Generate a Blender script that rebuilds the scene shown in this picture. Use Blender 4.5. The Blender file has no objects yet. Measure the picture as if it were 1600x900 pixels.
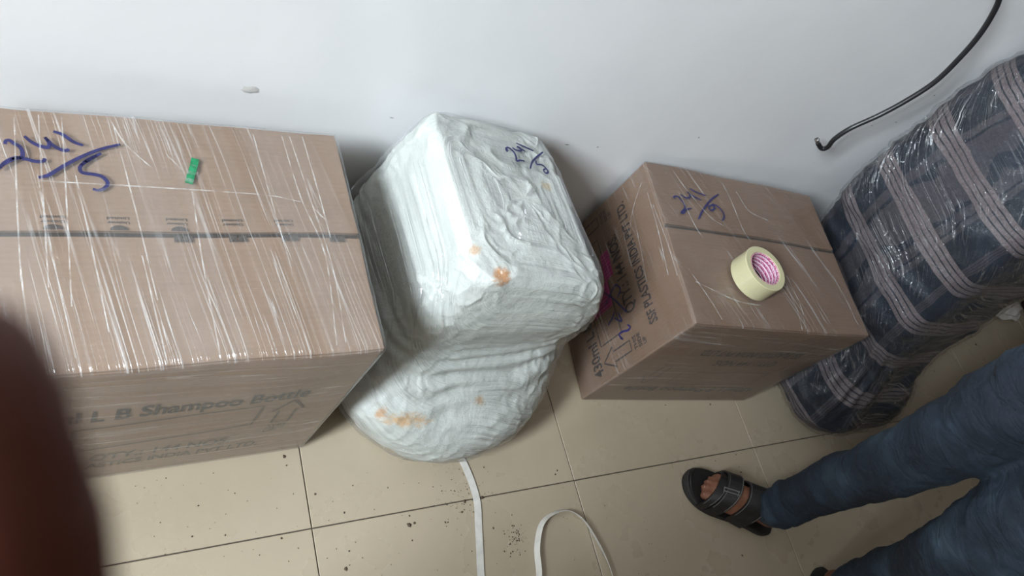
import bpy, bmesh, math, random
from mathutils import Vector, Matrix, noise
from mathutils.bvhtree import BVHTree

random.seed(7)
sc = bpy.context.scene
COL = sc.collection
PI = math.pi

# ------------------------------------------------------------------ camera
F_PX = 1196.656                       # focal length in pixels of the 1600 px wide frame
CAM_POS = Vector((-0.445, -0.249, 1.419))
CAM_RIGHT = Vector((0.841, -0.260, 0.475)).normalized()
CAM_FWD = Vector((0.541, 0.388, -0.746)).normalized()
CAM_FWD = (CAM_FWD - CAM_RIGHT * CAM_FWD.dot(CAM_RIGHT)).normalized()
CAM_DOWN = CAM_FWD.cross(CAM_RIGHT)
cam_data = bpy.data.cameras.new('camera')
cam = bpy.data.objects.new('camera', cam_data)
COL.objects.link(cam)
cam.matrix_world = Matrix((
    (CAM_RIGHT.x, -CAM_DOWN.x, -CAM_FWD.x, CAM_POS.x),
    (CAM_RIGHT.y, -CAM_DOWN.y, -CAM_FWD.y, CAM_POS.y),
    (CAM_RIGHT.z, -CAM_DOWN.z, -CAM_FWD.z, CAM_POS.z),
    (0, 0, 0, 1)))
cam_data.sensor_width = 36.0
cam_data.lens = F_PX / 1600 * 36
cam_data.clip_start = 0.002
cam_data.dof.use_dof = True
cam_data.dof.focus_distance = 1.35
cam_data.dof.aperture_fstop = cam_data.lens / 2.1      # a 2.1 mm pupil, like a phone's lens
sc.camera = cam

# ------------------------------------------------------------------ light
sc.view_settings.view_transform = 'Standard'
sc.view_settings.look = 'None'
sc.view_settings.gamma = 1.0
sc.view_settings.exposure = 0.0
sc.view_settings.use_curve_mapping = False
world = bpy.data.worlds.new('world')
sc.world = world
world.use_nodes = True
wb = world.node_tree.nodes['Background']
wb.inputs['Color'].default_value = (0.80, 0.90, 1.0, 1)
wb.inputs['Strength'].default_value = 1.0

ROOM = dict(x0=-2.9, x1=4.6, y0=-2.9, y1=0.60, z1=3.35)
WIN = dict(y0=-1.23, y1=-0.50, z0=1.85, z1=3.2)          # window opening in the left wall
ld = bpy.data.lights.new('window_daylight', 'AREA')
ld.shape = 'RECTANGLE'
ld.size = WIN['z1'] - WIN['z0']
ld.size_y = WIN['y1'] - WIN['y0']
ld.energy = 525
ld.color = (0.84, 0.93, 1.0)
lo = bpy.data.objects.new('window_daylight', ld)
COL.objects.link(lo)
lo.location = (ROOM['x0'] - 0.06, (WIN['y0'] + WIN['y1']) / 2, (WIN['z0'] + WIN['z1']) / 2)
lo.rotation_euler = (0, -PI / 2, 0)                        # shines towards +X


# ------------------------------------------------------------------ helpers
def ray(u, v):
    return CAM_RIGHT * ((u - 800) / F_PX) + CAM_DOWN * ((v - 450) / F_PX) + CAM_FWD


def at(u, v, x=None, y=None, z=None):
    """The point of the place, on the plane x=, y= or z=, that pixel (u, v) shows."""
    d = ray(u, v)
    i, val = (0, x) if x is not None else ((1, y) if y is not None else (2, z))
    return CAM_POS + d * ((val - CAM_POS[i]) / d[i])


def tag(o, label=None, cat=None, group=None, kind=None):
    if label: o['label'] = label
    if cat: o['category'] = cat
    if group: o['group'] = group
    if kind: o['kind'] = kind
    return o


def link(name, me, mat=None, parent=None, smooth=False):
    o = bpy.data.objects.new(name, me)
    COL.objects.link(o)
    if mat and not me.materials: me.materials.append(mat)
    if parent: o.parent = parent
    if smooth:
        for p in me.polygons: p.use_smooth = True
    return o


def obj(name, bm, mat=None, parent=None, smooth=False):
    me = bpy.data.meshes.new(name)
    bmesh.ops.recalc_face_normals(bm, faces=bm.faces)
    bm.to_mesh(me); bm.free()
    return link(name, me, mat, parent, smooth)


def pyobj(name, verts, faces, mat=None, parent=None, smooth=False):
    me = bpy.data.meshes.new(name)
    me.from_pydata([tuple(v) for v in verts], [], faces)
    me.validate(); me.update()
    return link(name, me, mat, parent, smooth)


def empty(name, loc=(0, 0, 0), rz=0.0):
    o = bpy.data.objects.new(name, None)
    COL.objects.link(o)
    o.empty_display_size = 0.05
    o.location = loc
    o.rotation_euler = (0, 0, rz)
    return o


def add_box(bm, x0, x1, y0, y1, z0, z1):
    vs = [bm.verts.new((x, y, z)) for z in (z0, z1) for x, y in ((x0, y0), (x1, y0), (x1, y1), (x0, y1))]
    for f in ((3, 2, 1, 0), (4, 5, 6, 7), (0, 1, 5, 4), (1, 2, 6, 5), (2, 3, 7, 6), (3, 0, 4, 7)):
        bm.faces.new([vs[i] for i in f])
    return vs


def catmull(pts, n):
    """Resample a polyline of Vectors (any dimension tuple) with Catmull-Rom, n points per span."""
    P = [Vector(p) for p in pts]
    out = []
    for i in range(len(P) - 1):
        p0 = P[i - 1] if i else P[0] * 2 - P[1]
        p1, p2 = P[i], P[i + 1]
        p3 = P[i + 2] if i + 2 < len(P) else p2 * 2 - p1
        for k in range(n):
            t = k / n
            out.append(0.5 * ((2 * p1) + (p2 - p0) * t + (2 * p0 - 5 * p1 + 4 * p2 - p3) * t * t
                              + (3 * p1 - p0 - 3 * p2 + p3) * t ** 3))
    out.append(P[-1])
    return out


def tube(bm, pts, rad, seg=14, sub=5, flat=None, cap=True):
    """A tapered tube through pts with a radius at each; flat=(axis vector, factor) squashes the section."""
    q = catmull([(*p, r) for p, r in zip(pts, rad)], sub) if sub > 1 else [Vector((*p, r)) for p, r in zip(pts, rad)]
    C3 = [Vector(v[:3]) for v in q]
    R = [max(v[3], 1e-4) for v in q]
    n0 = None
    rings = []
    for i, c in enumerate(C3):
        t = (C3[min(i + 1, len(C3) - 1)] - C3[max(i - 1, 0)]).normalized()
        if n0 is None:
            a = Vector((0, 0, 1)) if abs(t.z) < 0.9 else Vector((1, 0, 0))
            n0 = t.cross(a).normalized()
        n0 = (n0 - t * n0.dot(t)).normalized()
        b = t.cross(n0)
        ring = []
        for k in range(seg):
            a = 2 * PI * k / seg
            d = (n0 * math.cos(a) + b * math.sin(a)) * R[i]
            if flat:
                ax, fa = flat
                d = d - ax * d.dot(ax) * (1 - fa)
            ring.append((c + d, t))
        rings.append(ring)
    layers = []

    def cap_rings(ring, c, r, sgn, t):
        out = []
        for ph in (25, 50, 72):
            a = math.radians(ph)
            out.append([c + (p - c) * math.cos(a) + t * (sgn * r * math.sin(a)) for p, _ in ring])
        return out
    t0 = rings[0][0][1]; t1 = rings[-1][0][1]
    if cap:
        head = cap_rings(rings[0], C3[0], R[0], -1, t0)[::-1]
        tail = cap_rings(rings[-1], C3[-1], R[-1], 1, t1)
    else:
        head, tail = [], []
    allr = head + [[p for p, _ in r] for r in rings] + tail
    L = [[bm.verts.new(p) for p in r] for r in allr]
    for a, b in zip(L, L[1:]):
        for k in range(seg):
            bm.faces.new((a[k], a[(k + 1) % seg], b[(k + 1) % seg], b[k]))
    if cap:
        bm.faces.new(L[0][::-1]); bm.faces.new(L[-1])
    return L


def ellipsoid(bm, c, r, rot=None, seg=16, rings=10):
    M = Matrix.Translation(c) @ (rot.to_4x4() if rot else Matrix.Identity(4)) @ Matrix.Diagonal((*r, 1))
    bmesh.ops.create_uvsphere(bm, u_segments=seg, v_segments=rings, radius=1, matrix=M)


def ribbon(bm, P, N, w, th=0.0):
    """A flat strip along points P with surface normals N and width w (float or list)."""
    L = []
    for i, p in enumerate(P):
        t = (P[min(i + 1, len(P) - 1)] - P[max(i - 1, 0)]).normalized()
        s = t.cross(N[i]).normalized()
        ww = (w[i] if isinstance(w, list) else w) / 2
        if th:
            L.append([bm.verts.new(p + s * a * ww + N[i] * b) for a, b in ((-1, 0), (1, 0), (1, th), (-1, th))])
        else:
            L.append([bm.verts.new(p - s * ww), bm.verts.new(p + s * ww)])
    m = len(L[0])
    for a, b in zip(L, L[1:]):
        for k in range(m if th else 1):
            bm.faces.new((a[k], a[(k + 1) % m], b[(k + 1) % m], b[k]))
    if th:
        bm.faces.new(L[0][::-1]); bm.faces.new(L[-1])


# ------------------------------------------------------------------ materials
class NT:
    def __init__(self, name):
        self.m = bpy.data.materials.new(name)
        self.m.use_nodes = True
        self.t = self.m.node_tree
        self.b = self.t.nodes['Principled BSDF']
        self.out = self.t.nodes['Material Output']

    def n(self, kind, **k):
        nd = self.t.nodes.new(kind)
        for a, v in k.items():
            if a.startswith('_'): setattr(nd, a[1:], v)
        for a, v in k.items():
            if not a.startswith('_'):
                s = nd.inputs[a.replace('__', ' ')]
                if isinstance(v, bpy.types.NodeSocket): self.t.links.new(v, s)
                else: s.default_value = v
        return nd

    def l(self, a, b): self.t.links.new(a, b)

    def math(self, op, a, b=None, c=None, clamp=False):
        nd = self.t.nodes.new('ShaderNodeMath'); nd.operation = op; nd.use_clamp = clamp
        for i, v in enumerate((a, b, c)):
            if v is None: continue
            if isinstance(v, bpy.types.NodeSocket): self.l(v, nd.inputs[i])
            else: nd.inputs[i].default_value = v
        return nd.outputs[0]

    def ramp(self, fac, stops):
        nd = self.t.nodes.new('ShaderNodeValToRGB')
        e = nd.color_ramp.elements
        while len(e) < len(stops): e.new(0.5)
        for x, (p, c) in zip(e, stops):
            x.position = p
            x.color = c if len(c) == 4 else (*c, 1)
        self.l(fac, nd.inputs[0])
        return nd.outputs[0]

    def mix(self, fac, a, b, mode='MIX'):
        nd = self.t.nodes.new('ShaderNodeMix'); nd.data_type = 'RGBA'; nd.blend_type = mode
        for i, v in ((0, fac), (6, a), (7, b)):
            if isinstance(v, bpy.types.NodeSocket): self.l(v, nd.inputs[i])
            elif i == 0: nd.inputs[0].default_value = v
            else: nd.inputs[i].default_value = v if len(v) == 4 else (*v, 1)
        return nd.outputs[2]

    def coord(self, which='Object', scale=(1, 1, 1), rot=(0, 0, 0), loc=(0, 0, 0)):
        tc = self.n('ShaderNodeTexCoord')
        mp = self.n('ShaderNodeMapping')
        self.l(tc.outputs[which], mp.inputs['Vector'])
        mp.inputs['Scale'].default_value = scale
        mp.inputs['Rotation'].default_value = rot
        mp.inputs['Location'].default_value = loc
        return mp.outputs[0]

    def noise(self, vec, scale, detail=3, rough=0.5, dist=0.0):
        return self.n('ShaderNodeTexNoise', Vector=vec, Scale=scale, Detail=detail, Roughness=rough, Distortion=dist).outputs['Fac']

    def bump(self, h, strength=0.3, dist=0.01, normal=None):
        nd = self.n('ShaderNodeBump', Height=h, Strength=strength, Distance=dist)
        if normal: self.l(normal, nd.inputs['Normal'])
        return nd.outputs[0]

    def set(self, **k):
        for a, v in k.items():
            s = self.b.inputs[a.replace('__', ' ')]
            if isinstance(v, bpy.types.NodeSocket): self.l(v, s)
            else: s.default_value = (*v, 1) if (isinstance(v, tuple) and len(v) == 3 and s.type == 'RGBA') else v
        return self.m


def srgb(r, g, b):
    f = lambda c: (c / 255 / 12.92) if c <= 10 else ((c / 255 + 0.055) / 1.055) ** 2.4
    return (f(r), f(g), f(b))


def plain(name, col, rough=0.6, amp=0.12, scale=40, **k):
    t = NT(name)
    nz = t.noise(t.coord(), scale, 4)
    lo_ = tuple(c * (1 - amp) for c in col); hi = tuple(min(1, c * (1 + amp)) for c in col)
    return t.set(Base__Color=t.ramp(nz, [(0.3, lo_), (0.7, hi)]), Roughness=rough, **k)


def m_wall():
    t = NT('wall_paint')
    v = t.coord()
    n1 = t.noise(v, 1.3, 4, 0.6); n2 = t.noise(v, 9, 4, 0.6)
    c = t.ramp(n1, [(0.3, (0.76, 0.765, 0.775)), (0.7, (0.81, 0.815, 0.82))])
    c = t.mix(t.math('MULTIPLY', t.ramp(n2, [(0.6, (0, 0, 0)), (0.8, (1, 1, 1))]), 0.10), c, (0.62, 0.60, 0.57))
    b = t.bump(t.noise(v, 5, 3), 0.10, 0.02)
    b = t.bump(t.noise(v, 60, 3), 0.05, 0.003, b)
    return t.set(Base__Color=c, Roughness=0.24, Normal=b, Specular__IOR__Level=0.5)


def m_tile():
    t = NT('floor_tile_glaze')
    v = t.coord()
    oi = t.n('ShaderNodeObjectInfo')
    n1 = t.noise(v, 3.0, 5, 0.6, 0.6); n2 = t.noise(v, 40, 5, 0.7)
    c = t.ramp(n1, [(0.25, (0.385, 0.32, 0.232)), (0.75, (0.43, 0.362, 0.268))])
    c = t.mix(t.math('MULTIPLY', t.ramp(n2, [(0.58, (0, 0, 0)), (0.78, (1, 1, 1))]), 0.05), c, (0.26, 0.21, 0.145))
    c = t.mix(t.math('MULTIPLY', oi.outputs['Random'], 0.12), c, (0.42, 0.36, 0.27))
    r = t.ramp(t.noise(v, 7, 4), [(0.3, (0.22,) * 3), (0.75, (0.42,) * 3)])
    return t.set(Base__Color=c, Roughness=r, Normal=t.bump(n1, 0.05, 0.004))


def m_card(name, c0, c1):
    t = NT(name)
    v = t.coord()
    n1 = t.noise(v, 6, 5, 0.6)
    n2 = t.noise(t.coord(scale=(4, 160, 160)), 1.0, 3, 0.6)       # fine fibre lines along the flutes
    c = t.ramp(n1, [(0.3, c0), (0.7, c1)])
    c = t.mix(t.math('MULTIPLY', t.ramp(n2, [(0.45, (0, 0, 0)), (0.7, (1, 1, 1))]), 0.22), c, tuple(x * 0.72 for x in c0))
    w = t.n('ShaderNodeTexWave', Vector=t.coord(), Scale=38, Distortion=0.6, Detail=1.5, _bands_direction='Y').outputs['Fac']
    b = t.bump(w, 0.10, 0.002)
    b = t.bump(t.noise(v, 14, 3), 0.25, 0.006, b)
    return t.set(Base__Color=c, Roughness=0.62, Normal=b)


def m_film(name, across=85.0, along=2.2, lines=0.35, haze=0.05, gloss=0.10, bstr=0.5, rough=0.13, crumple=0.4, width=0.02, tint=(0.92, 0.93, 0.93), glint=0.15, mask=(0.36, 0.12, 0.62)):
    """Clear stretch film: see-through, glossy, with milky folds. UV is (metres across the folds, metres along)."""
    t = NT(name)
    uv = t.coord('UV', scale=(across, along, 1))
    uv2 = t.coord('UV', scale=(across * 0.35, along * 0.7, 1), loc=(3.1, 7.7, 0), rot=(0, 0, 0.02))
    uv3 = t.coord('UV', scale=(across * 2.6, along * 4, 1), loc=(9.1, 1.7, 0))
    o3 = t.coord('Object')
    n1 = t.noise(uv, 1.0, 2, 0.5, 0.25); n2 = t.noise(uv2, 1.0, 2, 0.5, 0.3); n3 = t.noise(uv3, 1.0, 3, 0.6)
    patch = t.noise(o3, 5.5, 3, 0.55)

    def thin(nz, c, w):                                     # thin line where the noise crosses c
        return t.math('SUBTRACT', 1.0, t.math('DIVIDE', t.math('ABSOLUTE', t.math('SUBTRACT', nz, c)), w), clamp=True)
    f1 = thin(n1, 0.5, width); f2 = thin(n2, 0.47, width * 0.9)
    f = t.math('MAXIMUM', f1, t.math('MULTIPLY', f2, 0.9))
    f = t.math('MULTIPLY', f, t.ramp(patch, [(mask[0], (mask[1],) * 3), (mask[2], (1, 1, 1))]))
    hz = t.math('MULTIPLY', t.ramp(t.noise(uv2, 0.7, 3, 0.6), [(0.35, (0, 0, 0)), (0.75, (1, 1, 1))]), haze * 1.6)
    milky = t.math('ADD', t.math('MULTIPLY', f, lines), t.math('ADD', hz, haze * 0.4), clamp=True)
    h = t.math('ADD', t.math('MULTIPLY', n1, 0.5), t.math('ADD', t.math('MULTIPLY', n3, 0.35), t.math('MULTIPLY', f, 0.5)))
    nb = t.bump(h, bstr, 0.004)
    nb = t.bump(t.noise(o3, 38, 4, 0.6, 0.5), crumple, 0.006, nb)
    tr = t.n('ShaderNodeBsdfTransparent', Color=(0.985, 0.985, 0.985, 1))
    gl = t.n('ShaderNodeBsdfGlossy', Color=(0.95, 0.97, 1.0, 1), Roughness=rough, Normal=nb)
    df = t.n('ShaderNodeBsdfDiffuse', Color=(*tint, 1), Normal=nb)
    lw = t.n('ShaderNodeLayerWeight', Blend=0.5)            # Schlick's curve, the same from either side of the film
    gf = t.math('ADD', t.math('MULTIPLY', t.math('POWER', lw.outputs['Facing'], 5.0), 0.75), t.math('ADD', t.math('MULTIPLY', f, glint), 0.03 + gloss), clamp=True)
    s1 = t.n('ShaderNodeMixShader'); t.l(milky, s1.inputs[0]); t.l(tr.outputs[0], s1.inputs[1]); t.l(df.outputs[0], s1.inputs[2])
    s2 = t.n('ShaderNodeMixShader'); t.l(gf, s2.inputs[0]); t.l(s1.outputs[0], s2.inputs[1]); t.l(gl.outputs[0], s2.inputs[2])
    t.l(s2.outputs[0], t.out.inputs['Surface'])
    return t.m


def m_sack(stains):
    t = NT('white_woven_sack')
    v = t.coord()
    n1 = t.noise(v, 7, 5, 0.6)
    c = t.ramp(n1, [(0.3, (0.44, 0.465, 0.435)), (0.7, (0.545, 0.57, 0.54))])
    wob = t.noise(v, 45, 4, 0.7)
    for (p, r, col, k) in stains:
        d = t.n('ShaderNodeVectorMath', _operation='SUBTRACT'); t.l(v, d.inputs[0]); d.inputs[1].default_value = p
        s = t.n('ShaderNodeVectorMath', _operation='DIVIDE'); t.l(d.outputs[0], s.inputs[0]); s.inputs[1].default_value = r
        ln = t.n('ShaderNodeVectorMath', _operation='LENGTH'); t.l(s.outputs[0], ln.inputs[0])
        q = t.math('ADD', ln.outputs['Value'], t.math('MULTIPLY', t.math('SUBTRACT', wob, 0.5), 2.6))
        c = t.mix(t.math('MULTIPLY', t.ramp(q, [(0.35, (1, 1, 1)), (1.0, (0, 0, 0))]), k), c, col)
    w1 = t.n('ShaderNodeTexWave', Vector=t.coord('UV'), Scale=150, Distortion=0.8, Detail=1.0, _bands_direction='X').outputs['Fac']
    w2 = t.n('ShaderNodeTexWave', Vector=t.coord('UV'), Scale=150, Distortion=0.8, Detail=1.0, _bands_direction='Y').outputs['Fac']
    b = t.bump(t.math('MULTIPLY', w1, w2), 0.22, 0.0015)
    b = t.bump(t.noise(v, 30, 5, 0.7), 0.5, 0.008, b)
    b = t.bump(t.noise(t.coord(scale=(150, 150, 420)), 1.0, 3, 0.6), 0.35, 0.002, b)
    return t.set(Base__Color=c, Roughness=0.5, Normal=b)


def m_plaid():
    t = NT('dark_plaid_blanket')
    uvn = t.n('ShaderNodeTexCoord').outputs['UV']
    wob = t.n('ShaderNodeTexNoise', Vector=t.coord(), Scale=7, Detail=2)
    sub = t.n('ShaderNodeVectorMath', _operation='SUBTRACT'); t.l(wob.outputs['Color'], sub.inputs[0]); sub.inputs[1].default_value = (0.5, 0.5, 0.5)
    scl = t.n('ShaderNodeVectorMath', _operation='SCALE'); t.l(sub.outputs[0], scl.inputs[0]); scl.inputs['Scale'].default_value = 0.022
    add = t.n('ShaderNodeVectorMath', _operation='ADD'); t.l(uvn, add.inputs[0]); t.l(scl.outputs[0], add.inputs[1])
    sep = t.n('ShaderNodeSeparateXYZ'); t.l(add.outputs[0], sep.inputs[0])

    def bands(x, pitch, ph, width, n):
        f = t.math('FRACT', t.math('ADD', t.math('DIVIDE', x, pitch), ph))          # 0..1 in a repeat
        inside = t.math('LESS_THAN', f, width)
        s = t.math('FRACT', t.math('MULTIPLY', t.math('DIVIDE', f, width), n))       # stripes within the band
        return inside, t.math('MULTIPLY', inside, t.math('GREATER_THAN', s, 0.24))
    i1, b1 = bands(sep.outputs['Y'], 0.150, 0.10, 0.36, 4)
    i2, b2 = bands(sep.outputs['X'], 0.190, 0.55, 0.34, 4)
    fib = t.noise(t.coord(), 260, 2)
    base = t.ramp(t.noise(t.coord(), 9, 3), [(0.3, (0.003, 0.005, 0.010)), (0.7, (0.008, 0.013, 0.024))])
    mauve = t.ramp(fib, [(0.25, (0.065, 0.052, 0.054)), (0.75, (0.135, 0.110, 0.112))])
    c = t.mix(t.math('MULTIPLY', b2, 0.24), base, mauve)
    c = t.mix(t.math('MULTIPLY', b1, 0.88), c, mauve)
    return t.set(Base__Color=c, Roughness=0.9, Normal=t.bump(t.noise(t.coord(), 140, 3), 0.5, 0.004))


def m_denim():
    t = NT('blue_denim')
    v = t.coord()
    n1 = t.noise(v, 6.5, 3, 0.5)
    uvw = t.coord(scale=(320, 320, 90), rot=(0.2, 0.5, 0.3))
    tw = t.noise(uvw, 1.0, 2)
    c = t.ramp(n1, [(0.44, (0.003, 0.008, 0.018)), (0.57, (0.010, 0.022, 0.039)), (0.74, (0.050, 0.082, 0.115))])
    c = t.mix(t.math('MULTIPLY', tw, 0.35), c, (0.03, 0.045, 0.066))
    b = t.bump(tw, 0.25, 0.001)
    b = t.bump(t.noise(t.coord(scale=(1, 1, 2.4)), 16, 3, 0.55, 0.6), 0.55, 0.02, b)
    return t.set(Base__Color=c, Roughness=0.85, Normal=b)


def m_skin(name, c0, c1):
    t = NT(name)
    v = t.coord()
    c = t.ramp(t.noise(v, 22, 4), [(0.3, c0), (0.7, c1)])
    return t.set(Base__Color=c, Roughness=0.62, Specular__IOR__Level=0.25, Normal=t.bump(t.noise(v, 240, 3), 0.15, 0.002), Subsurface__Weight=0.04)


M = {}
M['wall'] = m_wall()
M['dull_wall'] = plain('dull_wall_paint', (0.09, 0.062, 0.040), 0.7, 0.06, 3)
M['tile'] = m_tile()
M['grout'] = plain('dark_grout', (0.055, 0.042, 0.032), 0.9, 0.3, 60)
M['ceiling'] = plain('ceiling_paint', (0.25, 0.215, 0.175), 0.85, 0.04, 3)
M['frame'] = plain('window_frame_paint', (0.55, 0.53, 0.50), 0.5)
M['card1'] = m_card('carton_board_lit', (0.215, 0.140, 0.092), (0.262, 0.176, 0.120))
M['card3'] = m_card('carton_board_shaded', (0.145, 0.088, 0.056), (0.180, 0.113, 0.075))  # same board as the left carton, darkened to carry the dimmer light there
M['seam'] = plain('seam_shade', (0.035, 0.024, 0.017), 0.9)  # near-black tone standing in for shade between the flaps
M['ink'] = plain('black_print', (0.035, 0.028, 0.026), 0.6, 0.3, 120)
M['grey_ink'] = plain('faded_print', (0.050, 0.038, 0.032), 0.6, 0.3, 120)
M['pen'] = plain('blue_marker', (0.022, 0.022, 0.10), 0.45, 0.3, 90)
M['green'] = plain('green_tape_plastic', (0.012, 0.21, 0.085), 0.35, 0.3, 160)
M['pink'] = plain('magenta_sticker', (0.30, 0.03, 0.13), 0.5, 0.15, 60)
M['pink_dark'] = plain('magenta_stripe', (0.16, 0.012, 0.07), 0.5)
M['film1'] = m_film('stretch_film', 95, 0.9, 0.36, 0.05, 0.0, 0.4, 0.16, 0.3, 0.011)
M['film3'] = m_film('stretch_film_thin', 60, 1.0, 0.34, 0.02, 0.0, 0.4, 0.12, 0.35, 0.010, (0.92, 0.93, 0.93), 0.15, (0.42, 0.08, 0.66))
M['film_sack'] = m_film('stretch_film_sack', 170, 1.6, 0.30, 0.02, 0.02, 0.8, 0.12, 0.7, 0.014, (0.92, 0.93, 0.93), 0.7)
M['film_bundle'] = m_film('stretch_film_bundle', 160, 3.0, 0.14, 0.0, -0.012, 1.0, 0.10, 1.0, 0.016, (0.75, 0.8, 0.86), 0.8, (0.43, 0.03, 0.62))
t = NT('doubled_film')
tr = t.n('ShaderNodeBsdfTransparent'); mx = t.n('ShaderNodeMixShader')
t.set(Base__Color=(0.85, 0.86, 0.86), Roughness=0.2)
t.l(t.ramp(t.noise(t.coord(), 55, 3), [(0.35, (0.05,) * 3), (0.7, (0.42,) * 3)]), mx.inputs[0]); t.l(tr.outputs[0], mx.inputs[1]); t.l(t.b.outputs[0], mx.inputs[2]); t.l(mx.outputs[0], t.out.inputs['Surface'])
M['fold'] = t.m
M['plaid'] = m_plaid()
M['denim'] = m_denim()
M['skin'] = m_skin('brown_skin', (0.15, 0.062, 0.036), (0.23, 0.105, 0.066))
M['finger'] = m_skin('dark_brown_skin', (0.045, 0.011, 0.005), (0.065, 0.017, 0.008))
M['nail'] = plain('nail', (0.30, 0.17, 0.13), 0.35)
M['sandal'] = plain('black_leather', (0.012, 0.011, 0.011), 0.5, 0.2, 90)
M['sole'] = plain('black_rubber', (0.020, 0.019, 0.018), 0.75, 0.2, 90)
M['stitch'] = plain('grey_stitching', (0.13, 0.125, 0.12), 0.7)
M['metal'] = plain('steel', (0.45, 0.44, 0.42), 0.3, 0.1, 80, Metallic=1.0)
M['cable'] = plain('black_cable_jacket', (0.012, 0.012, 0.013), 0.38)
M['strap'] = plain('white_plastic_strap', (0.62, 0.60, 0.555), 0.4, 0.08, 60)
M['dirt'] = plain('brown_dirt', (0.075, 0.05, 0.034), 0.95, 0.4, 200)
M['tape_film'] = None
M['maroon'] = plain('maroon_cloth', (0.030, 0.006, 0.008), 0.9, 0.3, 30)
M['paper'] = plain('white_paper', (0.55, 0.52, 0.48), 0.8, 0.1, 30)
M['shirt'] = plain('dark_grey_shirt', (0.045, 0.047, 0.055), 0.9, 0.15, 30)
M['hair'] = plain('black_hair', (0.008, 0.007, 0.006), 0.55, 0.3, 90)
M['eye'] = plain('eye_white', (0.6, 0.58, 0.55), 0.3)
M['lip'] = plain('lip', (0.17, 0.06, 0.045), 0.5)
M['patch'] = plain('bare_plaster', (0.56, 0.545, 0.52), 0.8, 0.1, 90)
M['mark'] = plain('grey_scuff', (0.20, 0.19, 0.18), 0.8, 0.2, 90)

# ------------------------------------------------------------------ the room
X0, X1, Y0, Y1, Z1 = (ROOM[k] for k in ('x0', 'x1', 'y0', 'y1', 'z1'))


def struct(name, boxes, mat, parent=None):
    bm = bmesh.new()
    for b in boxes: add_box(bm, *b)
    o = obj(name, bm, mat, parent)
    return tag(o, kind='structure') if parent is None else o


floor = struct('floor', [(X0 - .15, X1 + .15, Y0 - .15, Y1 + .15, -0.10, -0.0022)], M['grout'])
bm = bmesh.new()
TILE, GAP = 0.6, 0.0022
add_box(bm, GAP / 2, TILE - GAP / 2, GAP / 2, TILE - GAP / 2, -0.010, 0.0)
bmesh.ops.bevel(bm, geom=[e for e in bm.edges if all(v.co.z > -0.005 for v in e.verts)], offset=0.0008, segments=1, affect='EDGES')
tile_me = bpy.data.meshes.new('tile'); bm.to_mesh(tile_me); bm.free(); tile_me.materials.append(M['tile'])
for i in range(-5, 8):
    for j in range(-5, 1) if i < -2 else range(-2, 1):
        o = link('tile', tile_me, None, floor)
        o.location = (i * TILE, j * TILE, random.uniform(-0.0004, 0.0))
wall_back = struct('wall_back', [(X0 - .15, X1 + .15, Y1, Y1 + .15, -0.0022, Z1)], M['wall'])
tag(struct('wall_left', [(X0 - .15, X0, Y0, WIN['y0'], 0, Z1), (X0 - .15, X0, WIN['y1'], Y1, 0, Z1),
                     (X0 - .15, X0, WIN['y0'], WIN['y1'], 0, WIN['z0']), (X0 - .15, X0, WIN['y0'], WIN['y1'], WIN['z1'], Z1)], M['wall']))
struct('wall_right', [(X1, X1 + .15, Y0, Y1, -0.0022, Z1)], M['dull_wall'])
struct('wall_front_with_blocker', [(X0 - .15, -1.3, Y0 - .15, Y0, -0.0022, Z1), (-1.3, X1 + .15, Y0, -1.12, -0.0022, Z1)], M['dull_wall'])   # the nearer block is added out of view to cut fill light
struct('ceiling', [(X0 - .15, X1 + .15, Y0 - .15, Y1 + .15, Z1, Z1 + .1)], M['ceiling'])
win = empty('window_1', (X0, 0, 0)); tag(win, kind='structure')
bm = bmesh.new()
y0, y1, z0, z1 = WIN['y0'], WIN['y1'], WIN['z0'], WIN['z1']
for b in ((-.04, 0, y0, y0 + .05, z0, z1), (-.04, 0, y1 - .05, y1, z0, z1), (-.04, 0, y0, y1, z0, z0 + .05),
          (-.04, 0, y0, y1, z1 - .05, z1), (-.04, 0, (y0 + y1) / 2 - .025, (y0 + y1) / 2 + .025, z0, z1)):
    add_box(bm, *b)
obj('window_frame', bm, M['frame'], win)

# plaster chip and scuffs on the wall
def blob(name, c, rx, rz, th, mat, parent, seed, n=18):
    rnd = random.Random(seed)
    vs = [(c.x, c.y - th, c.z)] + [None] * n
    ph = [rnd.uniform(0.85, 1.15) for _ in range(n)]
    for k in range(n):
        a = 2 * PI * k / n
        vs[k + 1] = (c.x + rx * ph[k] * math.cos(a), c.y, c.z + rz * ph[k] * math.sin(a))
    pyobj(name, vs, [(0, 1 + (k + 1) % n, 1 + k) for k in range(n)], mat, parent, True)


blob('plaster_chip', at(391, 140, y=Y1 - .0004), .0135, .0085, .0022, M['patch'], wall_back, 3)
for k, (u, v, rx, rz) in enumerate(((886, 226, .0055, .0012), (934, 230, .002, .002), (1460, 149, .003, .0022), (1400, 191, .003, .0016),
                                    (1362, 196, .003, .0012), (1428, 206, .002, .002), (612, 184, .004, .001), (1092, 215, .002, .002), (1312, 297, .003, .001))):
    blob('scuff', at(u, v, y=Y1 - .0003), rx, rz, .0006, M['mark'], wall_back, 20 + k, 9)


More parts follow.
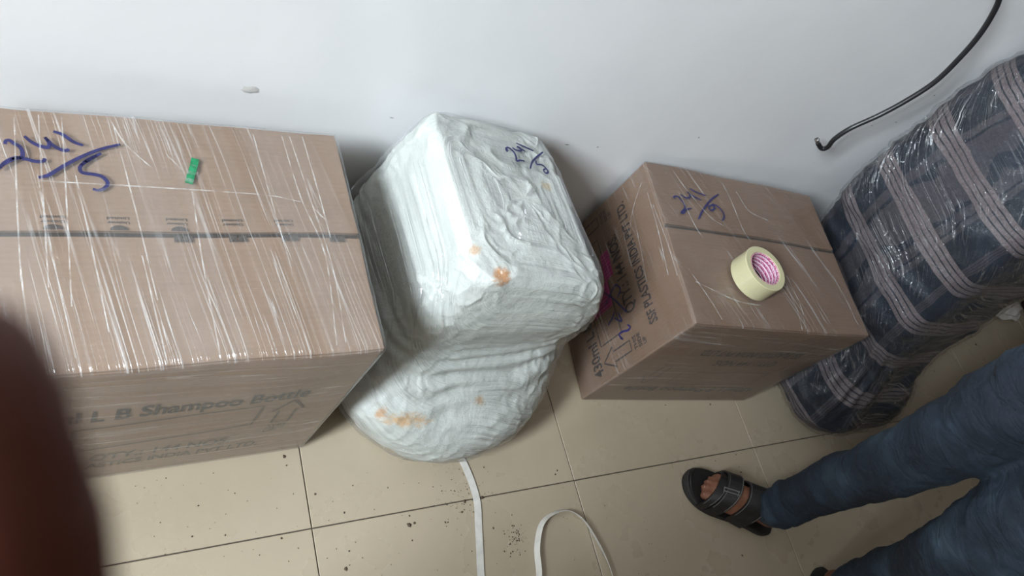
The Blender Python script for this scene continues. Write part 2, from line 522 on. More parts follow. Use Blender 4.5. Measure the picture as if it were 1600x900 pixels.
# ------------------------------------------------------------------ cartons
def text_mesh(s):
    cu = bpy.data.curves.new('t', 'FONT')
    cu.body = s
    cu.offset = 0.020
    cu.resolution_u = 3
    o = bpy.data.objects.new('t', cu)
    COL.objects.link(o)
    dg = bpy.context.evaluated_depsgraph_get()
    me = bpy.data.meshes.new_from_object(o.evaluated_get(dg))
    bpy.data.objects.remove(o)
    xs = [v.co.x for v in me.vertices]; ys = [v.co.y for v in me.vertices]
    V = [((v.co.x - min(xs)) / (max(xs) - min(xs)), v.co.y) for v in me.vertices]   # x 0..1, y in font units (cap ~0.7)
    Fc = [tuple(p.vertices) for p in me.polygons]
    bpy.data.meshes.remove(me)
    return V, Fc


class Carton:
    """A closed carton in its own frame: x in [0,L] along the wall, y in [0,W] to the wall, z up. A soft bulge bends all its pieces."""
    def __init__(self, name, L, W, H, origin, yaw, mat, bulge):
        self.L, self.W, self.H, self.bulge = L, W, H, bulge
        self.root = empty(name, origin, yaw)
        self.mat = mat

    def D(self, p):
        L, W, H, B = self.L, self.W, self.H, self.bulge
        x, y, z = p
        cx, cy, cz = (math.sin(PI * min(1, max(0, a / b))) for a, b in ((x, L), (y, W), (z, H)))
        dx = B['x'] * (2 * x / L - 1) * cy * cz
        dy = B['y'] * (2 * y / W - 1) * cx * cz
        dz = B['z'] * max(0, 2 * z / H - 1) * cx * cy
        w = noise.noise(Vector((x * 7 + B['s'], y * 7, z * 7))) * 0.0028
        top = max(0.0, min(1.0, (z / H - 0.8) * 5))
        low = min(1.0, z / H * 8)
        return Vector((x + dx + w * low, y + dy + w * low, z + dz + w * 0.8 * top))

    def add(self, name, bm, mat, parent=None, smooth=False):
        for v in bm.verts: v.co = self.D(v.co)
        return obj(name, bm, mat, parent or self.root, smooth)

    def shell(self, x0, x1, y0, y1, z0, z1, cuts, bev):
        bm = bmesh.new()
        add_box(bm, x0, x1, y0, y1, z0, z1)
        if bev: bmesh.ops.bevel(bm, geom=list(bm.edges), offset=bev, segments=3, profile=0.6, affect='EDGES')
        for ax, a, b in ((0, x0, x1), (1, y0, y1), (2, z0, z1)):
            for k in range(1, cuts):
                co = [0, 0, 0]; no = [0, 0, 0]; co[ax] = a + (b - a) * k / cuts; no[ax] = 1
                bmesh.ops.bisect_plane(bm, geom=bm.verts[:] + bm.edges[:] + bm.faces[:], plane_co=co, plane_no=no)
        return bm

    def build(self, seam_y, flap_mats, lift=(0.0, 0.0)):
        L, W, H = self.L, self.W, self.H
        self.add('carton_body', self.shell(0, L, 0, W, 0, H - 0.005, 12, 0.004), self.mat)
        g = 0.0042
        for k, (a, b) in enumerate(((0.001, seam_y - g), (seam_y + g, W - 0.001))):
            bm = self.shell(0.001, L - 0.001, a, b, H - 0.0046, H, 10, 0.0016)
            for v in bm.verts:                              # the flaps lift a little along the seam
                d = (v.co.y - a) / (b - a) if k == 0 else (b - v.co.y) / (b - a)
                wav = 0.6 + 0.4 * math.sin(v.co.x * 23 + k * 2)
                if v.co.z > H - 0.003 or True: v.co.z += lift[k] * max(0, d - 0.72) / 0.28 * wav
            self.add('top_flap', bm, flap_mats[k])
        # a dark strip painted in as the shade inside the open seam
        self.add('seam_gap', self.shell(0.002, L - 0.002, seam_y - g, seam_y + g, H - 0.0056, H - 0.0042, 6, 0), M['seam'])

    def film(self, mat, off=0.004, slant=0.17, corner=0.016):
        L, W, H = self.L, self.W, self.H
        bm = self.shell(-off, L + off, -off, W + off, 0.001, H + off, 16, corner)
        uvl = bm.loops.layers.uv.new('UVMap')
        bm.normal_update()
        for f in bm.faces:
            n = f.normal
            for lp in f.loops:
                x, y, z = lp.vert.co
                if abs(n.z) > 0.6: uv = (x + slant * y, y)
                elif abs(n.y) > 0.6: uv = (z + 0.05 * x + 3, x)
                else: uv = (z + 0.12 * y + 6, y)
                lp[uvl].uv = uv
        for v in bm.verts:
            v.co += Vector((0, 0, 1)) * 0.0012 * noise.noise(v.co * 22) if v.co.z > H else Vector((0, 0, 0))
        return self.add('stretch_film', bm, mat, None, True)

    # face frames: (origin, across, up, outward)
    def frame(self, face):
        L, W, H = self.L, self.W, self.H
        return {'front': (Vector((0, 0, 0)), Vector((1, 0, 0)), Vector((0, 0, 1)), Vector((0, -1, 0))),
                'left': (Vector((0, 0, 0)), Vector((0, 1, 0)), Vector((0, 0, 1)), Vector((-1, 0, 0))),
                'top': (Vector((0, 0, H)), Vector((1, 0, 0)), Vector((0, 1, 0)), Vector((0, 0, 1)))}[face]

    def text(self, s, face, a0, a1, b0, cap, mat, name='printed_lettering', lift=0.0011):
        """Lettering from a0 to a1 along the face, baseline at b0, capitals cap high (negative: upside down)."""
        O, A, U, N = self.frame(face)
        V, Fc = text_mesh(s)
        vs = [self.D(O + A * (a0 + (a1 - a0) * x) + U * (b0 + y / 0.7 * cap)) + N * lift for x, y in V]
        return pyobj(name, vs, Fc, mat, self.root)

    def lines(self, segs, face, w, mat, name, lift=0.0011, closed=False):
        O, A, U, N = self.frame(face)
        bm = bmesh.new()
        for pl in segs:
            P = []
            for (a, b), (c, d) in zip(pl, pl[1:]):
                n = max(1, int(math.hypot(c - a, d - b) / 0.02))
                P += [(a + (c - a) * k / n, b + (d - b) * k / n) for k in range(n)]
            P.append(pl[-1])
            Q = [self.D(O + A * a + U * b) + N * lift for a, b in P]
            ribbon(bm, Q, [N] * len(Q), w)
        return obj(name, bm, mat, self.root)

    def local(self, P):
        return self.root.matrix_basis.inverted() @ P


def handwriting(name, strokes, project, width, mat, parent, inv, lift=0.0018):
    """Pen strokes given as the pixels they cross, laid on the surface that project() finds there."""
    bm = bmesh.new()
    for st in strokes:
        q = catmull([(u, v, 0) for u, v in st], 5) if len(st) > 2 else [Vector((*st[0], 0)).lerp(Vector((*st[1], 0)), k / 6) for k in range(7)]
        P, N = [], []
        for c in q:
            hit = project(c.x, c.y)
            if hit is None: continue
            p, n = hit
            P.append(inv @ (p + n * lift)); N.append((inv.to_3x3() @ n).normalized())
        if len(P) < 2: continue
        w = [width * (0.75 + 0.25 * math.sin(PI * i / (len(P) - 1))) for i in range(len(P))]
        ribbon(bm, P, N, w)
    return obj(name, bm, mat, parent)


# --- the carton at the left, board in the lit tone
H1 = 0.459
c1 = Carton('shampoo_carton', 0.548, 0.385, H1, (0.003 - 0.548 * math.cos(.023), 0.153 - 0.548 * math.sin(.023), 0), .023, M['card1'],
            dict(x=0.006, y=0.007, z=0.004, s=1.3))
tag(c1.root, 'film-wrapped brown carton with a strip of green tape on top, left of the sack', 'carton')
c1.build(0.190, (M['card1'], M['card1']), (0.0008, 0.0018))
c1.film(M['film1'], 0.005, 0.17, 0.014)
ox = 0.545                      # face coordinate of world x=0
c1.text('430ml L B Shampoo Bottle', 'front', ox - .470, ox - .068, .300, .036, M['ink'])
c1.lines([[(ox - .385, .272), (ox - .132, .282), (ox - .134, .196), (ox - .385, .178), (ox - .385, .272)]], 'front', .0036, M['grey_ink'], 'printed_box')
c1.text('QTY.: 144 NOS.', 'front', ox - .358, ox - .152, .116, .030, M['grey_ink'])
c1.text('SSF PLASTICS INDIA PVT LTD.', 'front', ox - .428, ox - .097, .072, .026, M['grey_ink'])
ax = ox - .086
c1.lines([[(ax, .290), (ax - .026, .246), (ax - .014, .246), (ax - .014, .190), (ax + .014, .190), (ax + .014, .246), (ax + .026, .246), (ax, .290)]],
         'front', .0042, M['grey_ink'], 'printed_arrow')
for k, s in enumerate(('THIS', 'SIDE', 'UP')):
    c1.text(s, 'front', ax - .018, ax + (.016 if k < 2 else .002), .170 - k * .0135, .009, M['grey_ink'])
# small printed marks along the flap edge, upside down as in the photograph
for wx, wy in ((-.404, .356), (-.329, .354), (-.257, .352), (-.184, .352), (-.112, .349)):
    a = ox + wx
    b = wy - .153 + .012 - .002
    for q, s in enumerate(('Unilever', 'Limited')):
        c1.text(s, 'top', a + .0135, a - .0135, .2085 + q * .0068, -.0042, M['grey_ink'], lift=.0016)
for wx, up, dn in ((-.404, 1, 0), (-.329, 1, 0), (-.255, 1, 1), (-.184, 0, 1), (-.112, 0, 1), (-.040, 0, 1)):
    a = ox + wx
    O, A, U, N = c1.frame('top')
    bm = bmesh.new()
    if up:                                                   # the dome of the mark above the seam
        cpt = [(a + .011 * math.cos(PI * k / 8), .194 + .0075 * math.sin(PI * k / 8)) for k in range(9)]
        vs = [bm.verts.new(c1.D(O + A * p + U * q) + N * .0034) for p, q in cpt]; bm.faces.new(vs)
    if dn:                                                   # its lower half, two stout letters
        for d in (-.0085, .0045):
            pts = [(a + d, .1865), (a + d + .0105, .1865), (a + d + .0105, .1765), (a + d + .0068, .1765), (a + d + .0068, .180), (a + d + .0037, .180), (a + d + .0037, .1765), (a + d, .1765)]
            vs = [bm.verts.new(c1.D(O + A * p + U * q) + N * .0035) for p, q in pts]; bm.faces.new(vs)
    obj('printed_emblem', bm, M['grey_ink'], c1.root)


def on_plane(z, n=Vector((0, 0, 1))):
    return lambda u, v: (at(u, v, z=z), n)


inv1 = c1.root.matrix_basis.inverted()
bpy.context.view_layer.update()
inv1 = c1.root.matrix_world.inverted()
handwriting('handwritten_number', [
    [(8, 226), (9, 221), (15, 220), (22, 225), (31, 230), (35, 238), (34, 246), (22, 249), (8, 256), (-4, 266)],
    [(-4, 266), (8, 254), (24, 247), (40, 249), (56, 253), (68, 252), (70, 248)],
    [(38, 213), (47, 221), (60, 228), (74, 231), (77, 225), (70, 215)], [(70, 215), (82, 227), (94, 234), (104, 236), (107, 233)],
    [(83, 206), (98, 211), (114, 222), (130, 228)],
    [(60, 278), (70, 276), (78, 273), (110, 254), (150, 236), (188, 226)],
    [(158, 240), (143, 248), (126, 260), (128, 270), (146, 273), (160, 277), (168, 286), (164, 294), (154, 298), (145, 296)],
    [(152, 243), (138, 250), (126, 259)],
], on_plane(H1 + .007), .0052, M['pen'], c1.root, inv1, 0.001)
bm = bmesh.new()
P = [at(u, v, z=H1 + .0075) for u, v in ((305, 248), (302, 262), (298, 275), (295, 287))]
P = catmull(P, 4)
ribbon(bm, [inv1 @ (p + Vector((0, 0, .0006 * math.sin(i * 1.7)))) for i, p in enumerate(P)], [Vector((0, 0, 1))] * len(P), .0105, .0006)
obj('green_tape', bm, M['green'], c1.root)['label'] = 'short strip of green tape'

folds1 = [[(22, 184), (27, 330), (33, 440)], [(60, 180), (66, 290), (76, 450)], [(96, 180), (103, 300), (112, 480)], [(58, 272), (82, 400), (118, 560)],
          [(118, 275), (146, 400), (170, 520)], [(178, 200), (212, 330), (246, 470)], [(222, 400), (250, 520), (262, 570)], [(300, 300), (318, 420), (345, 560)],
          [(440, 214), (470, 310), (508, 400), (526, 540)], [(452, 214), (484, 310), (520, 420), (540, 536)], [(472, 214), (497, 300), (516, 372)], [(395, 210), (420, 300), (455, 420)],
          [(60, 283), (200, 291), (330, 299), (420, 306), (470, 316)], [(170, 185), (196, 226), (236, 262)], [(258, 240), (284, 266)], [(488, 324), (500, 336), (508, 344)], [(30, 400), (38, 470), (52, 560)]]  # one short stroke is a bright glint painted in as milky film
for st in folds1: handwriting('film_fold', [st], on_plane(H1 + .0088), .0020, M['fold'], c1.root, inv1, .0012)

# --- the smaller carton by the plaid bundle, standing upside down
H3 = 0.422
c3 = Carton('shampoo_carton', 0.548, 0.402, H3, (0.688, 0.184, 0), -.098, M['card3'], dict(x=0.004, y=0.003, z=0.003, s=8.8))
tag(c3.root, 'film-wrapped brown carton standing upside down under the tape roll', 'carton')
c3.build(0.232, (M['card3'], M['card3']), (0.001, 0.003))
c3.film(M['film3'], 0.0035, 0.45, 0.012)
# left face: lettering hangs upside down and reads towards the wall
c3.text('430ml L B Shampoo Bottle', 'left', .020, .385, .108, -.034, M['ink'])
c3.lines([[(.083, .205), (.083, .122), (.325, .122), (.325, .205), (.083, .205)]], 'left', .0028, M['ink'], 'printed_box')
c3.text('QTY.: 144 NOS.', 'left', .110, .305, .270, -.034, M['ink'])
c3.text('SSF PLASTICS INDIA PVT LTD.', 'left', .056, .362, .324, -.027, M['ink'])


def arrow_down(a, face):
    c3.lines([[(a, .118), (a + .024, .160), (a + .012, .160), (a + .012, .222), (a - .012, .222), (a - .012, .160), (a - .024, .160), (a, .118)]],
             face, .0036, M['ink'], 'printed_arrow')
    for k, s in enumerate(('THIS', 'SIDE', 'UP')):
        c3.text(s, face, a - .016, a + (.016 if k < 2 else 0), .243 + k * .0155, -.0105, M['ink'])


arrow_down(.043, 'left')
arrow_down(.366, 'left')
# front face: the same print, fainter under the film
c3.text('SSF PLASTICS INDIA PVT LTD.', 'front', .448, .122, .312, -.028, M['ink'])
c3.text('QTY.: 144 NOS.', 'front', .410, .205, .262, -.028, M['ink'])
c3.lines([[(.445, .196), (.165, .190), (.165, .118), (.445, .122), (.445, .196)]], 'front', .0026, M['grey_ink'], 'printed_box')
c3.text('430ml L B Shampoo Bottle', 'front', .500, .070, .095, -.030, M['ink'])
a = .095
c3.lines([[(a, .118), (a + .024, .160), (a + .012, .160), (a + .012, .222), (a - .012, .222), (a - .012, .160), (a - .024, .160), (a, .118)]],
         'front', .0032, M['grey_ink'], 'printed_arrow')
# magenta sticker scrawled over with a marker
O, A, U, N = c3.frame('left')
for nm, rects, mt in (('magenta_sticker', ((.150, .212, .128, .205), (.214, .282, .196, .232)), M['pink']),):
    for a0, a1, b0, b1 in rects:
        bm = bmesh.new()
        vs = [bm.verts.new(c3.D(O + A * p + U * q) + N * .0016) for p, q in ((a0, b0), (a1, b0 + .004), (a1 + .002, b1), (a0 + .004, b1 - .003))]
        bm.faces.new(vs)
        st = obj(nm, bm, mt, c3.root)
        st['label'] = 'magenta sticker with dark stripes'
        bm = bmesh.new()
        for k in range(7):
            t = a0 + (a1 - a0) * (k + .6) / 7.5
            ribbon(bm, [c3.D(O + A * (t + .002 * j) + U * (b0 + (b1 - b0) * (.12 + .76 * j))) + N * .002 for j in (0, .5, 1)], [N] * 3, .0028)
        obj('sticker_stripe', bm, M['pink_dark'], st)
bpy.context.view_layer.update()
inv3 = c3.root.matrix_world.inverted()
nl = (c3.root.matrix_world.to_3x3() @ Vector((-1, 0, 0))).normalized()
ol = c3.root.matrix_world @ Vector((-.004, 0, 0))


def on_left3(u, v):
    d = ray(u, v)
    return CAM_POS + d * ((ol - CAM_POS).dot(nl) / d.dot(nl)), nl


handwriting('marker_scribble', [
    [(980, 488), (958, 466), (936, 452)], [(945, 480), (952, 465), (962, 446), (970, 452), (966, 464)],
    [(951, 508), (958, 496), (961, 487)], [(966, 488), (972, 502), (961, 497)],
    [(973, 530), (968, 523), (974, 518), (982, 516), (985, 511), (981, 507)], [(974, 530), (970, 528)],
], on_left3, .0045, M['pen'], c3.root, inv3, .0015)
handwriting('handwritten_number', [
    [(1054, 311), (1052, 308), (1058, 307), (1063, 312), (1068, 318), (1070, 325), (1066, 330), (1064, 333), (1068, 333), (1071, 328), (1080, 326)],
    [(1062, 304), (1070, 309), (1077, 309), (1077, 303), (1073, 300)], [(1074, 301), (1083, 307), (1095, 313)],
    [(1077, 295), (1088, 301), (1102, 306)],
    [(1091, 343), (1096, 332), (1104, 320), (1112, 311), (1122, 304)],
    [(1113, 320), (1107, 323), (1110, 329), (1116, 326), (1113, 320), (1121, 323), (1129, 332), (1131, 340), (1128, 345)],
], on_plane(H3 + .0055), .0046, M['pen'], c3.root, inv3, .001)

folds3 = [[(1047, 262), (1075, 300), (1110, 340), (1130, 353)], [(1128, 287), (1141, 312), (1160, 358), (1172, 377)], [(1222, 432), (1245, 485), (1253, 516)], [(1228, 430), (1251, 480), (1258, 514)],
          [(1060, 300), (1085, 352), (1098, 372)], [(1150, 300), (1170, 330), (1200, 345)], [(1075, 420), (1110, 470), (1128, 500)], [(1086, 440), (1150, 470), (1190, 478)], [(1300, 430), (1322, 470), (1340, 508)]]
for st in folds3: handwriting('film_fold', [st], on_plane(H3 + .0068), .0026, M['fold'], c3.root, inv3, .0012)
for st in ([[(990, 330), (1003, 390), (1012, 440)], [(1004, 285), (990, 330), (985, 372)], [(1013, 300), (1030, 360), (1046, 430)], [(1022, 320), (1042, 372), (1060, 430)], [(975, 360), (984, 400), (990, 420)]]):
    handwriting('film_fold', [st], on_left3, .0020, M['fold'], c3.root, inv3, .003)

# ------------------------------------------------------------------ tape roll on the carton
t = NT('clear_packing_tape')
t.set(Base__Color=(0.50, 0.465, 0.29), Roughness=0.22, Subsurface__Weight=0.25, Subsurface__Radius=(0.02, 0.02, 0.01), Coat__Weight=0.5,
      Normal=t.bump(t.noise(t.coord(scale=(2, 2, 400)), 1.0, 2), 0.06, 0.001))
M['tape_film'] = t.m
t = NT('tape_core_print')
v = t.coord('UV')
sep = t.n('ShaderNodeSeparateXYZ'); t.l(v, sep.inputs[0])
fr = t.math('FRACT', t.math('MULTIPLY', sep.outputs['Y'], 5.0))
rows = t.math('MULTIPLY', t.math('GREATER_THAN', fr, 0.35), t.math('GREATER_THAN', t.noise(t.coord('UV', scale=(150, 14, 1)), 1.0, 1), 0.47))
t.set(Base__Color=t.mix(rows, (0.72, 0.58, 0.68), (0.42, 0.03, 0.13)), Roughness=0.5)
M['core'] = t.m
roll = empty('tape_roll', (0.893, 0.281, H3 + 0.0085), 0.4)
roll.rotation_euler = (0.0, 0.0, 0.4)
tag(roll, 'roll of clear yellowish packing tape lying on a carton', 'tape roll')


def annulus(name, r0, r1, z0, z1, mat, parent, seg=64, bev=0.0012):
    prof = [(r1, z0 + bev), (r1, z1 - bev), (r1 - bev, z1), (r0 + bev, z1), (r0, z1 - bev), (r0, z0 + bev), (r0 + bev, z0), (r1 - bev, z0)]
    bm = bmesh.new()
    uvl = bm.loops.layers.uv.new('UVMap')
    R = [[bm.verts.new((r * math.cos(2 * PI * k / seg), r * math.sin(2 * PI * k / seg), z)) for r, z in prof] for k in range(seg)]
    for k in range(seg):
        for i in range(len(prof)):
            j = (i + 1) % len(prof)
            f = bm.faces.new((R[k][i], R[(k + 1) % seg][i], R[(k + 1) % seg][j], R[k][j]))
            for lp, (kk, ii) in zip(f.loops, ((k, i), (k + 1, i), (k + 1, j), (k, j))):
                lp[uvl].uv = (kk / seg, (prof[ii][1] - z0) / (z1 - z0))
    return obj(name, bm, mat, parent, False)


annulus('tape_winding', 0.0395, 0.0545, 0, 0.048, M['tape_film'], roll)
core = annulus('cardboard_core', 0.0368, 0.0395, 0.0008, 0.0472, M['core'], roll)
core['label'] = 'core printed with small red lettering'
for zr in (.006, .015, .024, .033, .042):                   # rows of small red print inside the core
    V, Fc = text_mesh('  '.join(['PACKING TAPE'] * 7))
    vs = [(.0364 * math.cos(-2 * PI * x), .0364 * math.sin(-2 * PI * x), zr + (y - .35) * .0055) for x, y in V]
    pyobj('core_lettering', vs, Fc, M['pink_dark'], core)


# ------------------------------------------------------------------ lofted bundles
def loft(rings, nu=120, nv=110, sharp=0.5):
    """rings: (z of the four corners, four corners (x, y), roundness 0..1). Returns grid of points, u along the girth."""
    def ring_pts(cs, rnd):
        P = [Vector(c) for c in cs]
        cen = sum(P, Vector((0, 0, 0))) / 4
        out = []
        for k in range(nu):
            a = 2 * PI * k / nu
            cu, su = math.cos(a), math.sin(a)
            e = 2.0 / (2.0 + 9.0 * (1 - rnd))                 # superellipse exponent: square .. circle
            x = math.copysign(abs(cu) ** e, cu); y = math.copysign(abs(su) ** e, su)
            s, t_ = (x + 1) / 2, (y + 1) / 2
            p = P[0] * (1 - s) * (1 - t_) + P[1] * s * (1 - t_) + P[2] * s * t_ + P[3] * (1 - s) * t_
            out.append(p)
        return out
    ctrl = [ring_pts(cs, r) for cs, r in rings]
    per = max(2, nv // (len(rings) - 1))
    cols = [catmull([c[k] for c in ctrl], per) for k in range(nu)]
    return [[cols[k][j] for k in range(nu)] for j in range(len(cols[0]))]


def grid_mesh(name, G, mat, parent, girth, uvfun=None, smooth=True):
    nv, nu = len(G), len(G[0])
    bm = bmesh.new()
    uvl = bm.loops.layers.uv.new('UVMap')
    V = [[bm.verts.new(p) for p in r] for r in G]
    acc = [0.0]
    for j in range(1, nv): acc.append(acc[-1] + sum((G[j][k] - G[j - 1][k]).length for k in range(0, nu, 8)) / len(range(0, nu, 8)))
    for j in range(nv - 1):
        for k in range(nu):
            k2 = (k + 1) % nu
            f = bm.faces.new((V[j][k], V[j][k2], V[j + 1][k2], V[j + 1][k]))
            for lp, (jj, kk) in zip(f.loops, ((j, k), (j, k + 1), (j + 1, k + 1), (j + 1, k))):
                uv = (kk / nu * girth, acc[jj])
                lp[uvl].uv = uvfun(*uv) if uvfun else uv
    for r in (V[0], V[-1]):
        c = bm.verts.new(sum((v.co for v in r), Vector((0, 0, 0))) / nu)
        for k in range(nu):
            f = bm.faces.new((r[k], r[(k + 1) % nu], c))
    return obj(name, bm, mat, parent, smooth)


def displace(G, fun):
    nv, nu = len(G), len(G[0])
    N = []
    for j in range(nv):
        row = []
        for k in range(nu):
            du = G[j][(k + 1) % nu] - G[j][k - 1]
            dv = G[min(j + 1, nv - 1)][k] - G[max(j - 1, 0)][k]
            n = du.cross(dv)
            row.append(n.normalized() if n.length > 1e-12 else Vector((0, 0, 1)))
        N.append(row)
    return [[G[j][k] + N[j][k] * fun(G[j][k], j / (nv - 1), k / nu) for k in range(nu)] for j in range(nv)]


def rect(x0, x1, y0, y1, z, dz=(0, 0, 0, 0)):
    return [(x0, y0, z + dz[0]), (x1, y0, z + dz[1]), (x1, y1, z + dz[2]), (x0, y1, z + dz[3])]


NU = 288
# --- white woven sack: corner order front-left, front-right, back-right, back-left
sack_rings = [
    (rect(.20, .42, .19, .42, .002), .8),
    (rect(.10, .49, .11, .50, .006), .95),
    (rect(.055, .525, .072, .54, .065), 1.0),
    (rect(.045, .53, .090, .555, .13), .95),
    ([(.080, .165, .205), (.495, .170, .205), (.51, .56, .20), (.06, .56, .21)], .75),
    ([(.125, .220, .285), (.470, .212, .275), (.49, .575, .28), (.085, .570, .29)], .4),
    ([(.135, .215, .385), (.470, .205, .370), (.475, .580, .375), (.105, .570, .41)], .25),
    ([(.152, .232, .455), (.445, .213, .445), (.430, .578, .445), (.124, .565, .48)], .18),
    ([(.172, .250, .502), (.426, .227, .488), (.398, .556, .485), (.140, .555, .522)], .18),
    ([(.205, .290, .507), (.395, .270, .495), (.370, .525, .493), (.175, .520, .524)], .3),
    ([(.270, .380, .506), (.330, .370, .503), (.325, .430, .503), (.265, .430, .508)], .6),
]
G = loft(sack_rings, NU, 260)


def sack_disp(p, v, u):
    w = noise.noise(p * 9) * 0.006
    upper = max(0.0, min(1.0, (p.z - .30) / .1))
    r = 1 - abs(noise.noise(Vector((p.x * 16, p.y * 16, p.z * 8 + 4)))) * 2
    w += max(0, r - 0.3) ** 2 * 0.010 * (0.2 + upper * .8)        # ridged cloth wrinkles
    q = 1 - abs(noise.noise(Vector((p.x * 34 + p.y * 12, p.y * 30, p.z * 26 + 7)))) * 2
    w += max(0, q - 0.3) ** 2 * 0.0050
    w += noise.noise(p * 60) * .0012
    low = max(0.0, 1 - abs(p.z - .23) / .09)
    w += 0.005 * low * math.sin(p.z * 190 + noise.noise(p * 8) * 5)
    return w


G = displace(G, sack_disp)
stain = []
sb = BVHTree.FromPolygons([p for r in G for p in r], [(j * NU + k, j * NU + (k + 1) % NU, (j + 1) * NU + (k + 1) % NU, (j + 1) * NU + k)
                                                      for j in range(len(G) - 1) for k in range(NU)])
for (u, v, r, col, k) in ((786, 432, (.022, .016, .02), (0.40, .17, .04), .9), (742, 392, (.012, .012, .013), (.42, .22, .08), .7),
                          (852, 290, (.016, .010, .015), (.46, .32, .13), .7), (628, 656, (.060, .024, .016), (.50, .28, .10), .75),
                          (598, 645, (.014, .012, .025), (.46, .23, .08), .7), (748, 626, (.014, .013, .012), (.40, .22, .09), .7)):
    hit = sb.ray_cast(CAM_POS, ray(u, v).normalized())[0]
    if hit: stain.append((tuple(hit), r, col, k))
M['sack'] = m_sack(stain)
sack = empty('woven_sack', (0.3, 0.3, 0))
tag(sack, 'white woven sack with rust stains wrapped in clear film between the cartons', 'sack')
off = Vector((-0.3, -0.3, 0))
# stains are given in the place's coordinates; keep the mesh's own frame equal to it
body = grid_mesh('sack_body', G, M['sack'], sack, 1.7)
body.matrix_parent_inverse = Matrix.Translation(off)
Gf = loft(sack_rings, NU, 260)


def film_disp(p, v, u):
    waist = max(0.0, 1 - abs(p.z - .25) / .1)
    return 0.006 + 0.012 * waist + noise.noise(p * 12) * .0035 + max(0, 1 - abs(noise.noise(Vector((p.x * 10, p.y * 10, p.z * 28)))) * 4) * .0025


Gf = displace(Gf, film_disp)
for row in Gf:
    for p in row: p.z = max(p.z, 0.001)
sf = grid_mesh('stretch_film', Gf, M['film_sack'], sack, 1.7, lambda u, v: (v + .35 * u, u))
sf.matrix_parent_inverse = Matrix.Translation(off)
dg = bpy.context.evaluated_depsgraph_get()
bvh = BVHTree.FromPolygons([p for r in Gf for p in r], [(j * NU + k, j * NU + (k + 1) % NU, (j + 1) * NU + (k + 1) % NU, (j + 1) * NU + k)
                                                        for j in range(len(Gf) - 1) for k in range(NU)])


def on_sack(u, v):
    loc, n, i, d = bvh.ray_cast(CAM_POS, ray(u, v).normalized())
    if loc is None: return None
    if n.dot(ray(u, v)) > 0: n = -n
    return loc, n


hs = handwriting('handwritten_number', [
    [(792, 238), (790, 233), (793, 231), (797, 233), (803, 239), (806, 246), (807, 252), (812, 251), (819, 252)], [(791, 232), (793, 237)],
    [(800, 231), (806, 235), (813, 236), (814, 233), (808, 229)], [(807, 230), (815, 234), (820, 237)], [(806, 224), (819, 230), (833, 236)],
    [(828, 264), (831, 254), (838, 246), (848, 238)], [(837, 251), (838, 257), (846, 258), (852, 263), (856, 269), (852, 271), (849, 266), (853, 264)],
], on_sack, .0042, M['pen'], sack, Matrix.Identity(4), .001)
hs.matrix_parent_inverse = Matrix.Translation(off)

# --- tall plaid bundle
b_rings = [
    (rect(1.50, 1.70, .12, .36, .002), .8),
    (rect(1.40, 1.79, .03, .45, .006), .7),
    (rect(1.355, 1.825, -.015, .48, .06), .7),
    (rect(1.37, 1.81, .005, .495, .13), .7),
    (rect(1.415, 1.75, .065, .52, .24), .7),
    (rect(1.365, 1.76, .105, .55, .38), .65),
    (rect(1.330, 1.775, .135, .578, .55), .62),
    (rect(1.335, 1.785, .165, .582, .75), .62),
    (rect(1.375, 1.79, .195, .584, .95), .65),
    (rect(1.44, 1.80, .23, .57, 1.07), .7),
    (rect(1.55, 1.70, .35, .48, 1.10), .8),
]
G = loft(b_rings, NU, 260)


def bun_disp(p, v, u):
    w = noise.noise(p * 6) * .014 + noise.noise(p * 15) * .006
    w += max(0, .5 - abs(noise.noise(Vector((p.x * 8, p.y * 8, p.z * 22 + 9))))) * .012
    low = max(0.0, 1 - abs(p.z - .22) / .14)
    return w - .008 + low * .007 * math.sin(u * 2 * PI * 17 + noise.noise(p * 7) * 4)


G = displace(G, bun_disp)
for row in G:
    for p in row: p.z = max(p.z, .001); p.y = min(p.y, .594)
bundle = empty('plaid_bundle', (1.6, .25, 0))
tag(bundle, 'tall bundle of dark plaid blanket in glossy film leaning on the wall', 'bundle')
o = grid_mesh('blanket', G, M['plaid'], bundle, 1.75)
o.matrix_parent_inverse = Matrix.Translation((-1.6, -.25, 0))
Gf = displace(G, lambda p, v, u: .006 + max(0, noise.noise(p * 18)) * .004 + max(0, 1 - abs(noise.noise(Vector((p.x * 14, p.y * 14, p.z * 40)))) * 4) * .003)
for row in Gf:
    for p in row: p.z = max(p.z, .0006); p.y = min(p.y, .597)
o = grid_mesh('stretch_film', Gf, M['film_bundle'], bundle, 1.75, lambda u, v: (v * .9 + .55 * u, u * .9 - .4 * v))
o.matrix_parent_inverse = Matrix.Translation((-1.6, -.25, 0))

# ------------------------------------------------------------------ cable hanging by the wall
pix = [(1275, 213), (1278, 224), (1284, 232), (1293, 230), (1304, 217), (1330, 200), (1374, 180), (1420, 155), (1462, 127), (1500, 90), (1530, 55), (1552, 20), (1563, -8), (1572, -60), (1575, -140)]
ys = [.565, .560, .553, .548, .545, .543, .540, .537, .536, .537, .540, .545, .550, .560, .585]
P = [at(u, v, y=yy) for (u, v), yy in zip(pix, ys)]
end = P[-1].copy()
P.append(Vector((end.x + .02, .594, end.z + .12)))
cable = empty('coaxial_cable', P[0])
tag(cable, 'loose black coaxial cable dangling in front of the white wall', 'cable')
bm = bmesh.new()
tube(bm, P[1:], [.0056] * (len(P) - 1), 10, 5)
o = obj('cable_jacket', bm, M['cable'], cable, True); o.matrix_parent_inverse = Matrix.Translation(-P[0])
bm = bmesh.new()
d = (P[0] - P[1]).normalized()
